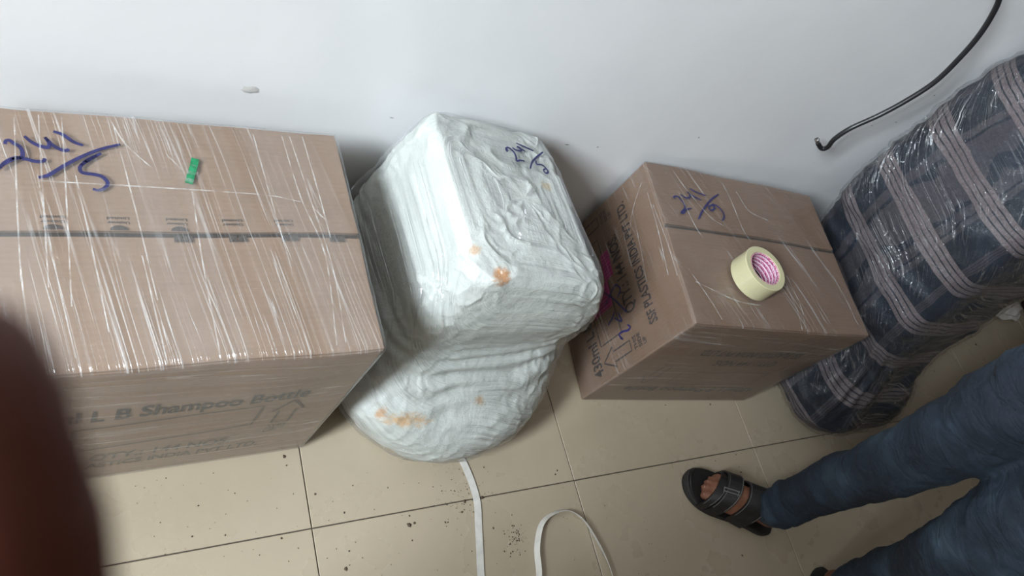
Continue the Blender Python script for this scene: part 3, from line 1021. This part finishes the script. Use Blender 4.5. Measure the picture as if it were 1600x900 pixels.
tube(bm, [P[1] + d * .002, P[1] + d * .006, P[1] + d * .0065, P[1] + d * .010, P[1] + d * .0105, P[1] + d * .0165], [.0036, .0036, .0046, .0046, .0056, .0056], 8, 1, cap=False)
tube(bm, [P[1] + d * .0165, P[1] + d * .021], [.0012, .0010], 6, 1)
o = obj('plug_connector', bm, M['metal'], cable); o.matrix_parent_inverse = Matrix.Translation(-P[0])
o['label'] = 'steel plug connector'

# ------------------------------------------------------------------ white strapping on the floor
path = [(721, 716, 0), (728, 730, 0), (738, 755, 0), (746, 785, 0), (748, 820, 0), (750, 860, 0), (752, 900, 0), (760, 960, 0), (785, 1010, 0), (815, 1000, .3),
        (835, 950, .7), (841, 900, 1), (838, 855, 1), (848, 815, 1), (880, 798, 1), (908, 812, 1), (932, 848, 1), (953, 892, .8), (965, 940, .4), (975, 1000, 0), (980, 1060, 0)]
P0 = [Vector((*at(u, v, z=.004), s)) for u, v, s in path]
Q = catmull(P0, 6)
P, N = [], []
for i, q in enumerate(Q):
    s = max(0.0, min(1.0, q[3]))
    p = Vector(q[:3]); p.z = .0024 + .0058 * s
    nx = Q[min(i + 1, len(Q) - 1)]; pv = Q[max(i - 1, 0)]
    t_ = Vector((nx[0] - pv[0], nx[1] - pv[1], 0)).normalized()
    side = Vector((-t_.y, t_.x, 0))
    P.append(p)
    a = s * math.radians(68)
    N.append((Vector((0, 0, 1)) * math.cos(a) + side * math.sin(a)).normalized())
bm = bmesh.new()
ribbon(bm, P, N, .0155, .0009)
for v in bm.verts: v.co.z = max(v.co.z, .0006)
strap = obj('packing_strap', bm, M['strap'], None)
tag(strap, 'narrow white plastic packing strap curling over the floor tiles', 'strap')

# ------------------------------------------------------------------ dirt on the floor
bm = bmesh.new()
rnd = random.Random(11)


def crumb(u, v, r, squash=1.0):
    c = at(u, v, z=.0008)
    n = rnd.randint(5, 7)
    top = bm.verts.new((c.x, c.y, .0006 + r * .5))
    ring = []
    a0 = rnd.uniform(0, 6)
    for k in range(n):
        a = a0 + 2 * PI * k / n
        q = r * rnd.uniform(.6, 1.3)
        ring.append(bm.verts.new((c.x + q * math.cos(a), c.y + q * squash * math.sin(a), .0004)))
    for k in range(n): bm.faces.new((top, ring[k], ring[(k + 1) % n]))


for u, v, r in ((444, 713, .0032), (493, 772, .0024), (440, 841, .0022), (541, 889, .0038), (640, 820, .005), (648, 817, .0035), (753, 777, .005), (748, 795, .003), (726, 783, .004),
                (722, 800, .003), (448, 727, .0016), (538, 801, .0018), (644, 844, .002), (640, 806, .002), (700, 816, .002), (771, 825, .002), (868, 741, .0024), (871, 735, .002),
                (945, 790, .0015), (1155, 730, .002), (1158, 738, .0028), (1118, 720, .0018), (1525, 538, .005), (1460, 580, .003), (1436, 832, .003), (1160, 868, .003), (1150, 710, .002),
                (1040, 553 + 80, .002), (1110, 632, .003), (300, 838, .002), (352, 836, .0018), (310, 790, .0015), (606, 762, .0016), (546, 861, .0022)):
    crumb(u, v, r)
for _ in range(70):
    crumb(rnd.gauss(722, 22), rnd.gauss(770, 26), rnd.uniform(.0006, .0016))
for _ in range(60):
    crumb(rnd.gauss(805, 9), rnd.gauss(842, 14), rnd.uniform(.0006, .0018))
for _ in range(110):
    crumb(rnd.uniform(200, 1050), rnd.uniform(735, 900), rnd.uniform(.0005, .0012))
dirt = obj('floor_dirt', bm, M['dirt'], None)
tag(dirt, 'dark brown crumbs and dirt specks scattered over the floor tiles', 'dirt', kind='stuff')

# ------------------------------------------------------------------ things half hidden behind the plaid bundle
def crumple(name, c, r, mat, seed, label, cat, amp=.35, sub=3):
    bm = bmesh.new()
    bmesh.ops.create_icosphere(bm, subdivisions=sub, radius=1)
    for v in bm.verts:
        n = v.co.normalized()
        k = 1 + amp * noise.noise(n * 2.1 + Vector((seed, 0, 0))) + amp * .6 * noise.noise(n * 5.3 + Vector((0, seed, 0)))
        p = Vector((n.x * r[0], n.y * r[1], n.z * r[2])) * k
        v.co = Vector((p.x, p.y, max(p.z, -r[2] * .8) + r[2] * .8))
    o = obj(name, bm, mat, None)
    o.location = (c.x, c.y, .0005)
    return tag(o, label, cat)


crumple('crumpled_paper', at(1570, 483, z=.02), (.085, .05, .035), M['paper'], 4.2, 'small crumpled white paper on the floor behind the plaid bundle', 'paper')
crumple('cloth_bag', at(1640, 480, z=.05), (.17, .12, .11), M['maroon'], 9.1, 'dark maroon cloth bag on the floor at the right edge', 'bag', .2, 4)

# ------------------------------------------------------------------ the person standing at the right
FDIR = Vector((-.85, .53, 0)).normalized()                   # toes point this way
SDIR = Vector((-FDIR.y, FDIR.x, 0))                          # the person's left


def remesh(o, voxel, smooth_it=4, fac=.5, disp=None):
    m = o.modifiers.new('remesh', 'REMESH'); m.mode = 'VOXEL'; m.voxel_size = voxel; m.use_smooth_shade = True
    s = o.modifiers.new('smooth', 'SMOOTH'); s.iterations = smooth_it; s.factor = fac
    if disp:
        tx = bpy.data.textures.new(o.name + '_folds', 'CLOUDS'); tx.noise_scale = disp[1]; tx.noise_depth = 2
        d_ = o.modifiers.new('folds', 'DISPLACE'); d_.texture = tx; d_.strength = disp[0]; d_.mid_level = .5
        d_.texture_coords = 'LOCAL'
    return o


person = empty('person', (1.12, -.21, 0))
tag(person, 'standing person in faded blue jeans and black two-strap sandals', 'person')
PINV = Matrix.Translation((-1.12, .21, 0))


def pobj(name, bm, mat, parent=person, smooth=False):
    o = obj(name, bm, mat, parent, smooth)
    o.matrix_parent_inverse = PINV if parent is person else Matrix.Identity(4)
    return o


R_HEEL = Vector((1.135, -.198, 0)); R_F = (Vector((.925, -.052, 0)) - R_HEEL).normalized()
L_F = Vector((-.85, -.53, 0)).normalized(); L_HEEL = Vector((1.222, -.378, 0)) - L_F * .062
R_LEG = [(1.075, -.168, .108), (1.072, -.163, .20), (1.070, -.160, .32), (1.058, -.163, .46), (1.052, -.152, .62), (1.058, -.136, .76), (1.095, -.130, .90)]
L_ANK = L_HEEL + L_F * .065
L_LEG = [(L_ANK.x, L_ANK.y, .108), (1.215, -.368, .20), (1.165, -.364, .33), (1.088, -.360, .46), (1.085, -.335, .62), (1.100, -.310, .76), (1.12, -.300, .90)]


def foot_frame(heel, f, left):
    s = Vector((-f.y, f.x, 0))
    inner = -1 if left else 1                                # side of the big toe along s
    return lambda a, b, c: heel + f * a + s * (b * inner) + Vector((0, 0, c))


def foot_tubes(bm, T, Z=.022):
    tube(bm, [T(.035, 0, Z + .026), T(.07, 0, Z + .034), T(.12, .0, Z + .033), T(.165, .002, Z + .024), T(.19, .004, Z + .017)], [.029, .033, .034, .033, .026], 14, 4)
    tube(bm, [T(.10, -.012, Z + .020), T(.15, -.022, Z + .017), T(.185, -.026, Z + .014)], [.024, .022, .016], 12, 3)
    tube(bm, [T(.10, .012, Z + .024), T(.15, .024, Z + .020), T(.19, .026, Z + .015)], [.026, .023, .018], 12, 3)
    tube(bm, [T(.055, 0, Z + .03), T(.06, 0, Z + .075), T(.062, 0, Z + .13)], [.030, .031, .034], 14, 4)
    for b, l, r in ((.030, .234, .0115), (.0105, .236, .0088), (-.006, .229, .0082), (-.021, .219, .0078), (-.034, .206, .0080)):
        tube(bm, [T(.175, b * .85, Z + .017), T(l - .018, b, Z + .018), T(l - r, b, Z + .010)], [r * 1.05, r * 1.02, r * .92], 10, 3)


bm = bmesh.new()
TR = foot_frame(R_HEEL, R_F, False); TL = foot_frame(L_HEEL, L_F, True)
foot_tubes(bm, TR); foot_tubes(bm, TL)
V3 = lambda x: Vector(x)
for leg, T in ((R_LEG, TR), (L_LEG, TL)):
    tube(bm, [T(.062, 0, .10)] + [V3(p) for p in leg[1:]], [.036, .040, .045, .050, .058, .062, .066], 16, 4)
HIP = Vector((1.11, -.212, .95))
UP = Vector((0, 0, 1))
S_ = Vector((-.12, -.99, 0)).normalized()                    # hips' left
F_ = Vector((-.99, .12, 0)).normalized()
tube(bm, [HIP + UP * .02, HIP + UP * .12, HIP + UP * .28, HIP + UP * .42, HIP + UP * .47], [.13, .125, .14, .13, .07], 20, 4, flat=(F_, .72))
tube(bm, [HIP + S_ * .15 + UP * .44, HIP + UP * .47, HIP - S_ * .15 + UP * .44], [.055, .075, .055], 14, 4)
tube(bm, [HIP + UP * .45, HIP + UP * .55 + F_ * .01], [.055, .052], 12, 2)
HEAD = HIP + UP * .655 + F_ * .02
ellipsoid(bm, HEAD, (.088, .073, .115), Matrix.Rotation(math.atan2(F_.y, F_.x), 3, 'Z'))
ellipsoid(bm, HEAD - UP * .065 + F_ * .03, (.055, .05, .05), Matrix.Rotation(math.atan2(F_.y, F_.x), 3, 'Z'))
tube(bm, [HEAD + F_ * .085 + UP * .012, HEAD + F_ * .106 - UP * .022], [.009, .014], 10, 2)
for s in (-1, 1):
    ellipsoid(bm, HEAD + S_ * s * .074 - UP * .005, (.018, .012, .032), Matrix.Rotation(math.atan2(F_.y, F_.x), 3, 'Z'))
    sh = HIP + S_ * s * .18 + UP * .435
    el = HIP + S_ * s * .255 + UP * .17 - F_ * .06
    wr = HIP + S_ * s * .10 + UP * .20 + F_ * .15
    tube(bm, [sh, (sh + el) / 2, el, (el + wr) / 2, wr], [.052, .046, .039, .036, .026], 14, 4)
    hd = (wr - el).normalized()
    sd = hd.cross(UP).normalized()
    palm = wr + hd * .05
    tube(bm, [wr, wr + hd * .035, palm + hd * .035], [.026, .034, .033], 12, 3, flat=(sd, .55))
    for q in range(4):
        b0 = palm + hd * .035 + UP * (.024 - q * .016)
        ln_ = (.066, .074, .070, .056)[q]
        tube(bm, [b0, b0 + hd * ln_ * .5 + sd * s * .004, b0 + hd * ln_ * .85 + sd * s * .02], [.0092, .0086, .0076], 8, 3)
    tube(bm, [wr + hd * .03 + UP * .026, wr + hd * .055 + UP * .05, wr + hd * .085 + UP * .055], [.013, .011, .009], 8, 3)
body = pobj('body', bm, M['skin'])
remesh(body, .0045, 3, .5)

# toenails of the foot in view
for b, l, r in ((.030, .234, .0115), (.0105, .236, .0088), (-.006, .229, .0082)):
    bm = bmesh.new()
    ellipsoid(bm, TR(l - .010, b, .022 + .0175), (.0058 * r / .0088, .0048 * r / .0088, .0022), None, 10, 6)
    o = pobj('toenail', bm, M['nail'], person)

# face and hair
for s in (-1, 1):
    bm = bmesh.new(); ellipsoid(bm, HEAD + F_ * .074 + S_ * s * .031 + UP * .012, (.012, .014, .009), None, 12, 8)
    pobj('eye', bm, M['eye'], person, True)
    bm = bmesh.new(); ellipsoid(bm, HEAD + F_ * .085 + S_ * s * .031 + UP * .012, (.004, .006, .006), None, 10, 6)
    pobj('iris', bm, M['hair'], person, True)
    bm = bmesh.new(); tube(bm, [HEAD + F_ * .086 + S_ * s * .012 + UP * .031, HEAD + F_ * .084 + S_ * s * .032 + UP * .036, HEAD + F_ * .072 + S_ * s * .052 + UP * .030], [.004, .005, .003], 8, 3)
    pobj('eyebrow', bm, M['hair'], person, True)
bm = bmesh.new(); tube(bm, [HEAD + F_ * .076 + S_ * .022 - UP * .055, HEAD + F_ * .088 - UP * .053, HEAD + F_ * .076 - S_ * .022 - UP * .055], [.004, .008, .004], 8, 3)
pobj('mouth', bm, M['lip'], person, True)
bm = bmesh.new()
ellipsoid(bm, HEAD - F_ * .016 + UP * .032, (.090, .080, .098), Matrix.Rotation(math.atan2(F_.y, F_.x), 3, 'Z'), 28, 18)
for v in bm.verts: v.co += v.co.normalized() * .004 * noise.noise(v.co * 60)
pobj('hair', bm, M['hair'], person, True)

# jeans
bm = bmesh.new()


def rr(base, k): return [r * k for r in base]


for leg, T, thick in ((R_LEG, TR, (.066, .078, .090, .098)), (L_LEG, TL, (.074, .098, .108, .104))):
    pts = [V3(p) for p in leg]
    d0 = (pts[1] - pts[0]).normalized()
    cuff = [pts[0] + d0 * (-.012) , pts[0] + d0 * .005, pts[0] + d0 * .024, pts[0] + d0 * .042, pts[0] + d0 * .060, pts[0] + d0 * .080]
    tube(bm, cuff + pts[1:], [.046, .053, .049, .055, .050, .053, .053, .058, *thick], 22, 4)
tube(bm, [V3(R_LEG[-1]) - UP * .01, HIP - UP * .02, V3(L_LEG[-1]) - UP * .01], [.104, .122, .104], 20, 3)
tube(bm, [V3(R_LEG[-2]) + UP * .04, HIP - UP * .10, V3(L_LEG[-2]) + UP * .04], [.090, .105, .090], 20, 3)
tube(bm, [HIP - UP * .06, HIP + UP * .07, HIP + UP * .11], [.150, .150, .148], 22, 3, flat=(F_, .76), cap=False)
bmesh.ops.holes_fill(bm, edges=[e for e in bm.edges if e.is_boundary])
jeans = pobj('jeans', bm, M['denim'])
jeans['label'] = 'faded blue denim jeans'
remesh(jeans, .007, 3, .5, (.016, .055))

# shirt
bm = bmesh.new()
tube(bm, [HIP - UP * .02, HIP + UP * .14, HIP + UP * .28, HIP + UP * .42, HIP + UP * .475], [.182, .164, .158, .150, .085], 22, 4, flat=(F_, .76), cap=False)
bmesh.ops.holes_fill(bm, edges=[e for e in bm.edges if e.is_boundary])
for s in (-1, 1):
    sh = HIP + S_ * s * .17 + UP * .43
    el = HIP + S_ * s * .255 + UP * .17 - F_ * .06
    tube(bm, [HIP + S_ * s * .06 + UP * .44, sh, sh.lerp(el, .75)], [.075, .070, .060], 16, 4)
shirt = pobj('shirt', bm, M['shirt'])
remesh(shirt, .009, 4, .5, (.014, .06))


# sandals
def sandal(T, name):
    root = empty(name, (0, 0, 0)); root.parent = person; root.matrix_parent_inverse = PINV
    out = [(-.004, 0), (.004, .022), (.03, .034), (.08, .036), (.13, .044), (.18, .052), (.22, .050), (.25, .036), (.266, .014), (.268, -.008), (.255, -.028), (.22, -.044), (.17, -.048), (.12, -.042), (.07, -.036), (.025, -.032), (.004, -.020)]
    P = catmull([(a, b, 0) for a, b in out + out[:1]], 4)[:-1]

    def slab(nm, z0, z1, grow, mat, par):
        bm = bmesh.new()
        L = []
        for z, g in ((z0, grow - .002), (z0 + .003, grow), (z1 - .002, grow), (z1, grow - .002)):
            L.append([bm.verts.new(T(p[0] + (g if p[0] > .13 else -g) * min(1, abs(p[0] - .13) / .1), p[1] + math.copysign(g, p[1]) * min(1, abs(p[1]) / .02), z + (.010 * max(0, (p[0] - .21) / .06) ** 2 if z > z0 else 0))) for p in P])
        n = len(P)
        for a, b in zip(L, L[1:]):
            for k in range(n): bm.faces.new((a[k], a[(k + 1) % n], b[(k + 1) % n], b[k]))
        bm.faces.new(L[0][::-1]); bm.faces.new(L[-1])
        o = obj(nm, bm, mat, par); return o
    slab('sole', .0005, .016, .003, M['sole'], root)
    slab('footbed', .0155, .0215, -.001, M['sandal'], root)

    def strap_over(nm, a0, a1, h, w_in, w_out, skew, mat, th=.0035):
        """A band over the foot between a0 and a1 along it."""
        bm = bmesh.new()
        n = 18
        rows = []
        for k in range(n + 1):
            ph = PI * k / n
            b = (w_in if math.cos(ph) > 0 else w_out) * math.copysign(abs(math.cos(ph)) ** .8, math.cos(ph))
            row = []
            for lay in (0, 1):
                for a in ((a0, a1) if lay == 0 else (a1, a0)):
                    hh = h * (1.12 if a == a0 else .94) + lay * th
                    c = .012 + (hh - .012) * (math.sin(ph) ** .75)
                    row.append(bm.verts.new(T(a + skew * math.cos(ph), b * (1 + lay * th / .045), c)))
            rows.append(row)
        for p_, q_ in zip(rows, rows[1:]):
            for i in range(4): bm.faces.new((p_[i], p_[(i + 1) % 4], q_[(i + 1) % 4], q_[i]))
        bm.faces.new(rows[0]); bm.faces.new(rows[-1][::-1])
        o = obj(nm, bm, mat, root)
        bm = bmesh.new()
        for a in (a0 + .003, a1 - .003):
            Pp = []
            for k in range(2, n - 1):
                ph = PI * k / n
                b = (w_in if math.cos(ph) > 0 else w_out) * math.copysign(abs(math.cos(ph)) ** .8, math.cos(ph))
                hh = h * (1.12 if a < (a0 + a1) / 2 else .94) + th + .0006
                Pp.append(T(a + skew * math.cos(ph), b * (1 + th / .045), .012 + (hh - .012) * (math.sin(ph) ** .75)))
            tube(bm, Pp, [.0008] * len(Pp), 5, 1)
        obj('stitching', bm, M['stitch'], o)
        return o
    strap_over('wide_strap', .088, .140, .100, .047, .046, .004, M['sandal'])
    fs = strap_over('toe_strap', .160, .194, .082, .052, .052, .010, M['sandal'])
    strap_over('slanted_strap', .188, .208, .064, .052, .050, .020, M['sandal'])
    bm = bmesh.new()                                         # small square buckle on the toe strap
    for a, b, c, d in ((.168, .012, .202, .015), (.168, .021, .202, .024)):
        tube(bm, [T(a, b, .092), T(c, b, .078)], [.0014, .0014], 6, 1)
    for a in (.169, .201):
        tube(bm, [T(a, .012, .091 if a < .18 else .078), T(a, .024, .088 if a < .18 else .076)], [.0014, .0014], 6, 1)
    obj('buckle', bm, M['stitch'], root)
    return root


sandal(TR, 'sandal')
sandal(TL, 'sandal')

# ------------------------------------------------------------------ the person holding the camera, one fingertip before the lens
CM = Matrix(((CAM_RIGHT.x, CAM_DOWN.x, CAM_FWD.x), (CAM_RIGHT.y, CAM_DOWN.y, CAM_FWD.y), (CAM_RIGHT.z, CAM_DOWN.z, CAM_FWD.z)))
W = lambda r, d, f: CAM_POS + CM @ Vector((r, d, f))
QC = Vector((-.88, -.59, 0))
QF = Vector((.81, .58, 0)).normalized(); QL = Vector((-QF.y, QF.x, 0))
ROT = Matrix.Rotation(math.atan2(QF.y, QF.x), 3, 'Z')
taker = empty('person', QC)
tag(taker, 'person taking the picture, dark blurred fingertip covering the lower left corner', 'person')
TINV = Matrix.Translation(-QC)


def tobj(name, bm, mat, smooth=False):
    o = obj(name, bm, mat, taker, smooth)
    o.matrix_parent_inverse = TINV
    return o


Q = lambda f, l, z: QC + QF * f + QL * l + UP * z
bm = bmesh.new()
# right hand: index fingertip in front of the lens, the others curled round where the phone is held
tube(bm, [W(-.0283, .0066, .036), W(-.0275, .017, .0362), W(-.0272, .034, .036), W(-.030, .060, .030), W(-.040, .086, .008)], [.0080, .0086, .0090, .0095, .0112], 18, 6)
tube(bm, [W(-.046, .088, .004), W(-.056, .112, -.016), W(-.066, .150, -.040)], [.020, .027, .024], 18, 5, flat=((CM @ Vector((.5, .2, .8))).normalized(), .62))
tube(bm, [W(-.060, .080, .002), W(-.066, .112, -.016), W(-.070, .150, -.040)], [.016, .024, .022], 16, 5)
for k, (dx, ln_) in enumerate(((-.018, 1.0), (-.035, .92), (-.051, .75))):
    tube(bm, [W(-.044 + dx, .086 + k * .004, .004 - k * .004), W(-.046 + dx, .060 + k * .004, .022 * ln_), W(-.030 + dx, .048 + k * .004, .016 * ln_ - .010), W(-.020 + dx, .058 + k * .004, -.010)],
         [.0108, .0094, .0088, .0076], 12, 5)
tube(bm, [W(-.062, .128, -.034), W(-.044, .100, -.042), W(-.034, .078, -.046), W(-.028, .060, -.044)], [.017, .014, .0115, .0095], 12, 5)
r_sh = Q(0, -.18, 1.40); r_el = Q(.10, -.20, 1.13); r_wr = W(-.070, .155, -.045)
tube(bm, [r_wr, r_wr.lerp(r_el, .5), r_el, r_el.lerp(r_sh, .5), r_sh], [.026, .036, .042, .046, .052], 16, 5)
# left arm hanging
l_sh = Q(0, .18, 1.40); l_el = Q(.06, .205, 1.12); l_wr = Q(.19, .07, 1.02)
tube(bm, [l_wr, l_wr.lerp(l_el, .5), l_el, l_el.lerp(l_sh, .5), l_sh], [.026, .036, .042, .046, .052], 16, 5)
hd = (l_wr - l_el).normalized()
tube(bm, [l_wr, l_wr + hd * .04, l_wr + hd * .085], [.026, .034, .032], 12, 3, flat=(QF, .55))
for q in range(4):
    b0 = l_wr + hd * .085 + UP * (.024 - q * .016)
    tube(bm, [b0, b0 + hd * .036, b0 + hd * (.066, .072, .068, .054)[q] - QF * .012], [.0092, .0086, .0076], 8, 3)
tube(bm, [l_wr + hd * .02 + UP * .026, l_wr + hd * .05 + UP * .046, l_wr + hd * .085 + UP * .05], [.013, .011, .009], 8, 3)
tube(bm, [Q(0, 0, .93), Q(0, 0, 1.10), Q(0, 0, 1.26), Q(0, 0, 1.39), Q(0, 0, 1.44)], [.13, .125, .14, .13, .07], 20, 4, flat=(QF, .72))
tube(bm, [l_sh, Q(0, 0, 1.43), r_sh], [.055, .075, .055], 14, 4)
tube(bm, [Q(0, 0, 1.42), Q(.02, 0, 1.52)], [.055, .052], 12, 2)
QH = Q(.05, 0, 1.62)
ellipsoid(bm, QH, (.088, .073, .115), ROT)
ellipsoid(bm, QH - UP * .065 + QF * .03, (.055, .05, .05), ROT)
tube(bm, [QH + QF * .085 + UP * .012, QH + QF * .106 - UP * .022], [.009, .014], 10, 2)
for sg in (-1, 1):
    ellipsoid(bm, QH + QL * sg * .074 - UP * .005, (.018, .012, .032), ROT)
    tube(bm, [Q(-.02, sg * .10, .08), Q(-.01, sg * .10, .28), Q(.01, sg * .10, .48), Q(.0, sg * .10, .70), Q(0, sg * .09, .90)], [.036, .052, .056, .068, .08], 16, 4)
    foot_tubes(bm, foot_frame(Q(-.08, sg * .10, 0), (QF + QL * sg * .15).normalized(), sg > 0), .004)
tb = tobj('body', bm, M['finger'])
remesh(tb, .0035, 4, .5)
bm = bmesh.new()
ellipsoid(bm, W(-.0330, .0080, .0405), (.0016, .0055, .0040), CM, 14, 8)
tobj('fingernail', bm, M['nail'], True)
for sg in (-1, 1):
    bm = bmesh.new(); ellipsoid(bm, QH + QF * .074 + QL * sg * .031 + UP * .012, (.012, .014, .009), None, 12, 8)
    tobj('eye', bm, M['eye'], True)
    bm = bmesh.new(); tube(bm, [QH + QF * .086 + QL * sg * .012 + UP * .031, QH + QF * .084 + QL * sg * .032 + UP * .036, QH + QF * .072 + QL * sg * .052 + UP * .030], [.004, .005, .003], 8, 3)
    tobj('eyebrow', bm, M['hair'], True)
bm = bmesh.new(); tube(bm, [QH + QF * .076 + QL * .022 - UP * .055, QH + QF * .088 - UP * .053, QH + QF * .076 - QL * .022 - UP * .055], [.004, .008, .004], 8, 3)
tobj('mouth', bm, M['lip'], True)
bm = bmesh.new()
ellipsoid(bm, QH - QF * .016 + UP * .032, (.090, .080, .098), ROT, 28, 18)
tobj('hair', bm, M['hair'], True)
bm = bmesh.new()
for sg in (-1, 1):
    tube(bm, [Q(-.025, sg * .10, .045), Q(-.01, sg * .10, .28), Q(.01, sg * .10, .48), Q(0, sg * .10, .70), Q(0, sg * .09, .90)], [.070, .074, .080, .094, .102], 20, 4)
tube(bm, [Q(0, -.08, .89), Q(0, 0, .92), Q(0, .08, .89)], [.10, .118, .10], 20, 3)
tube(bm, [Q(0, 0, .90), Q(0, 0, 1.02), Q(0, 0, 1.05)], [.148, .148, .146], 22, 3, flat=(QF, .76), cap=False)
bmesh.ops.holes_fill(bm, edges=[e for e in bm.edges if e.is_boundary])
remesh(tobj('trousers', bm, M['shirt']), .009, 4, .5, (.014, .06))
bm = bmesh.new()
tube(bm, [Q(0, 0, .96), Q(0, 0, 1.10), Q(0, 0, 1.25), Q(0, 0, 1.39), Q(0, 0, 1.445)], [.166, .158, .162, .152, .085], 22, 4, flat=(QF, .78), cap=False)
bmesh.ops.holes_fill(bm, edges=[e for e in bm.edges if e.is_boundary])
for sh, el in ((r_sh, r_el), (l_sh, l_el)):
    tube(bm, [Q(0, 0, 1.40).lerp(sh, .4), sh, sh.lerp(el, .8)], [.075, .070, .060], 16, 4)
remesh(tobj('shirt', bm, M['shirt']), .009, 4, .5, (.014, .06))
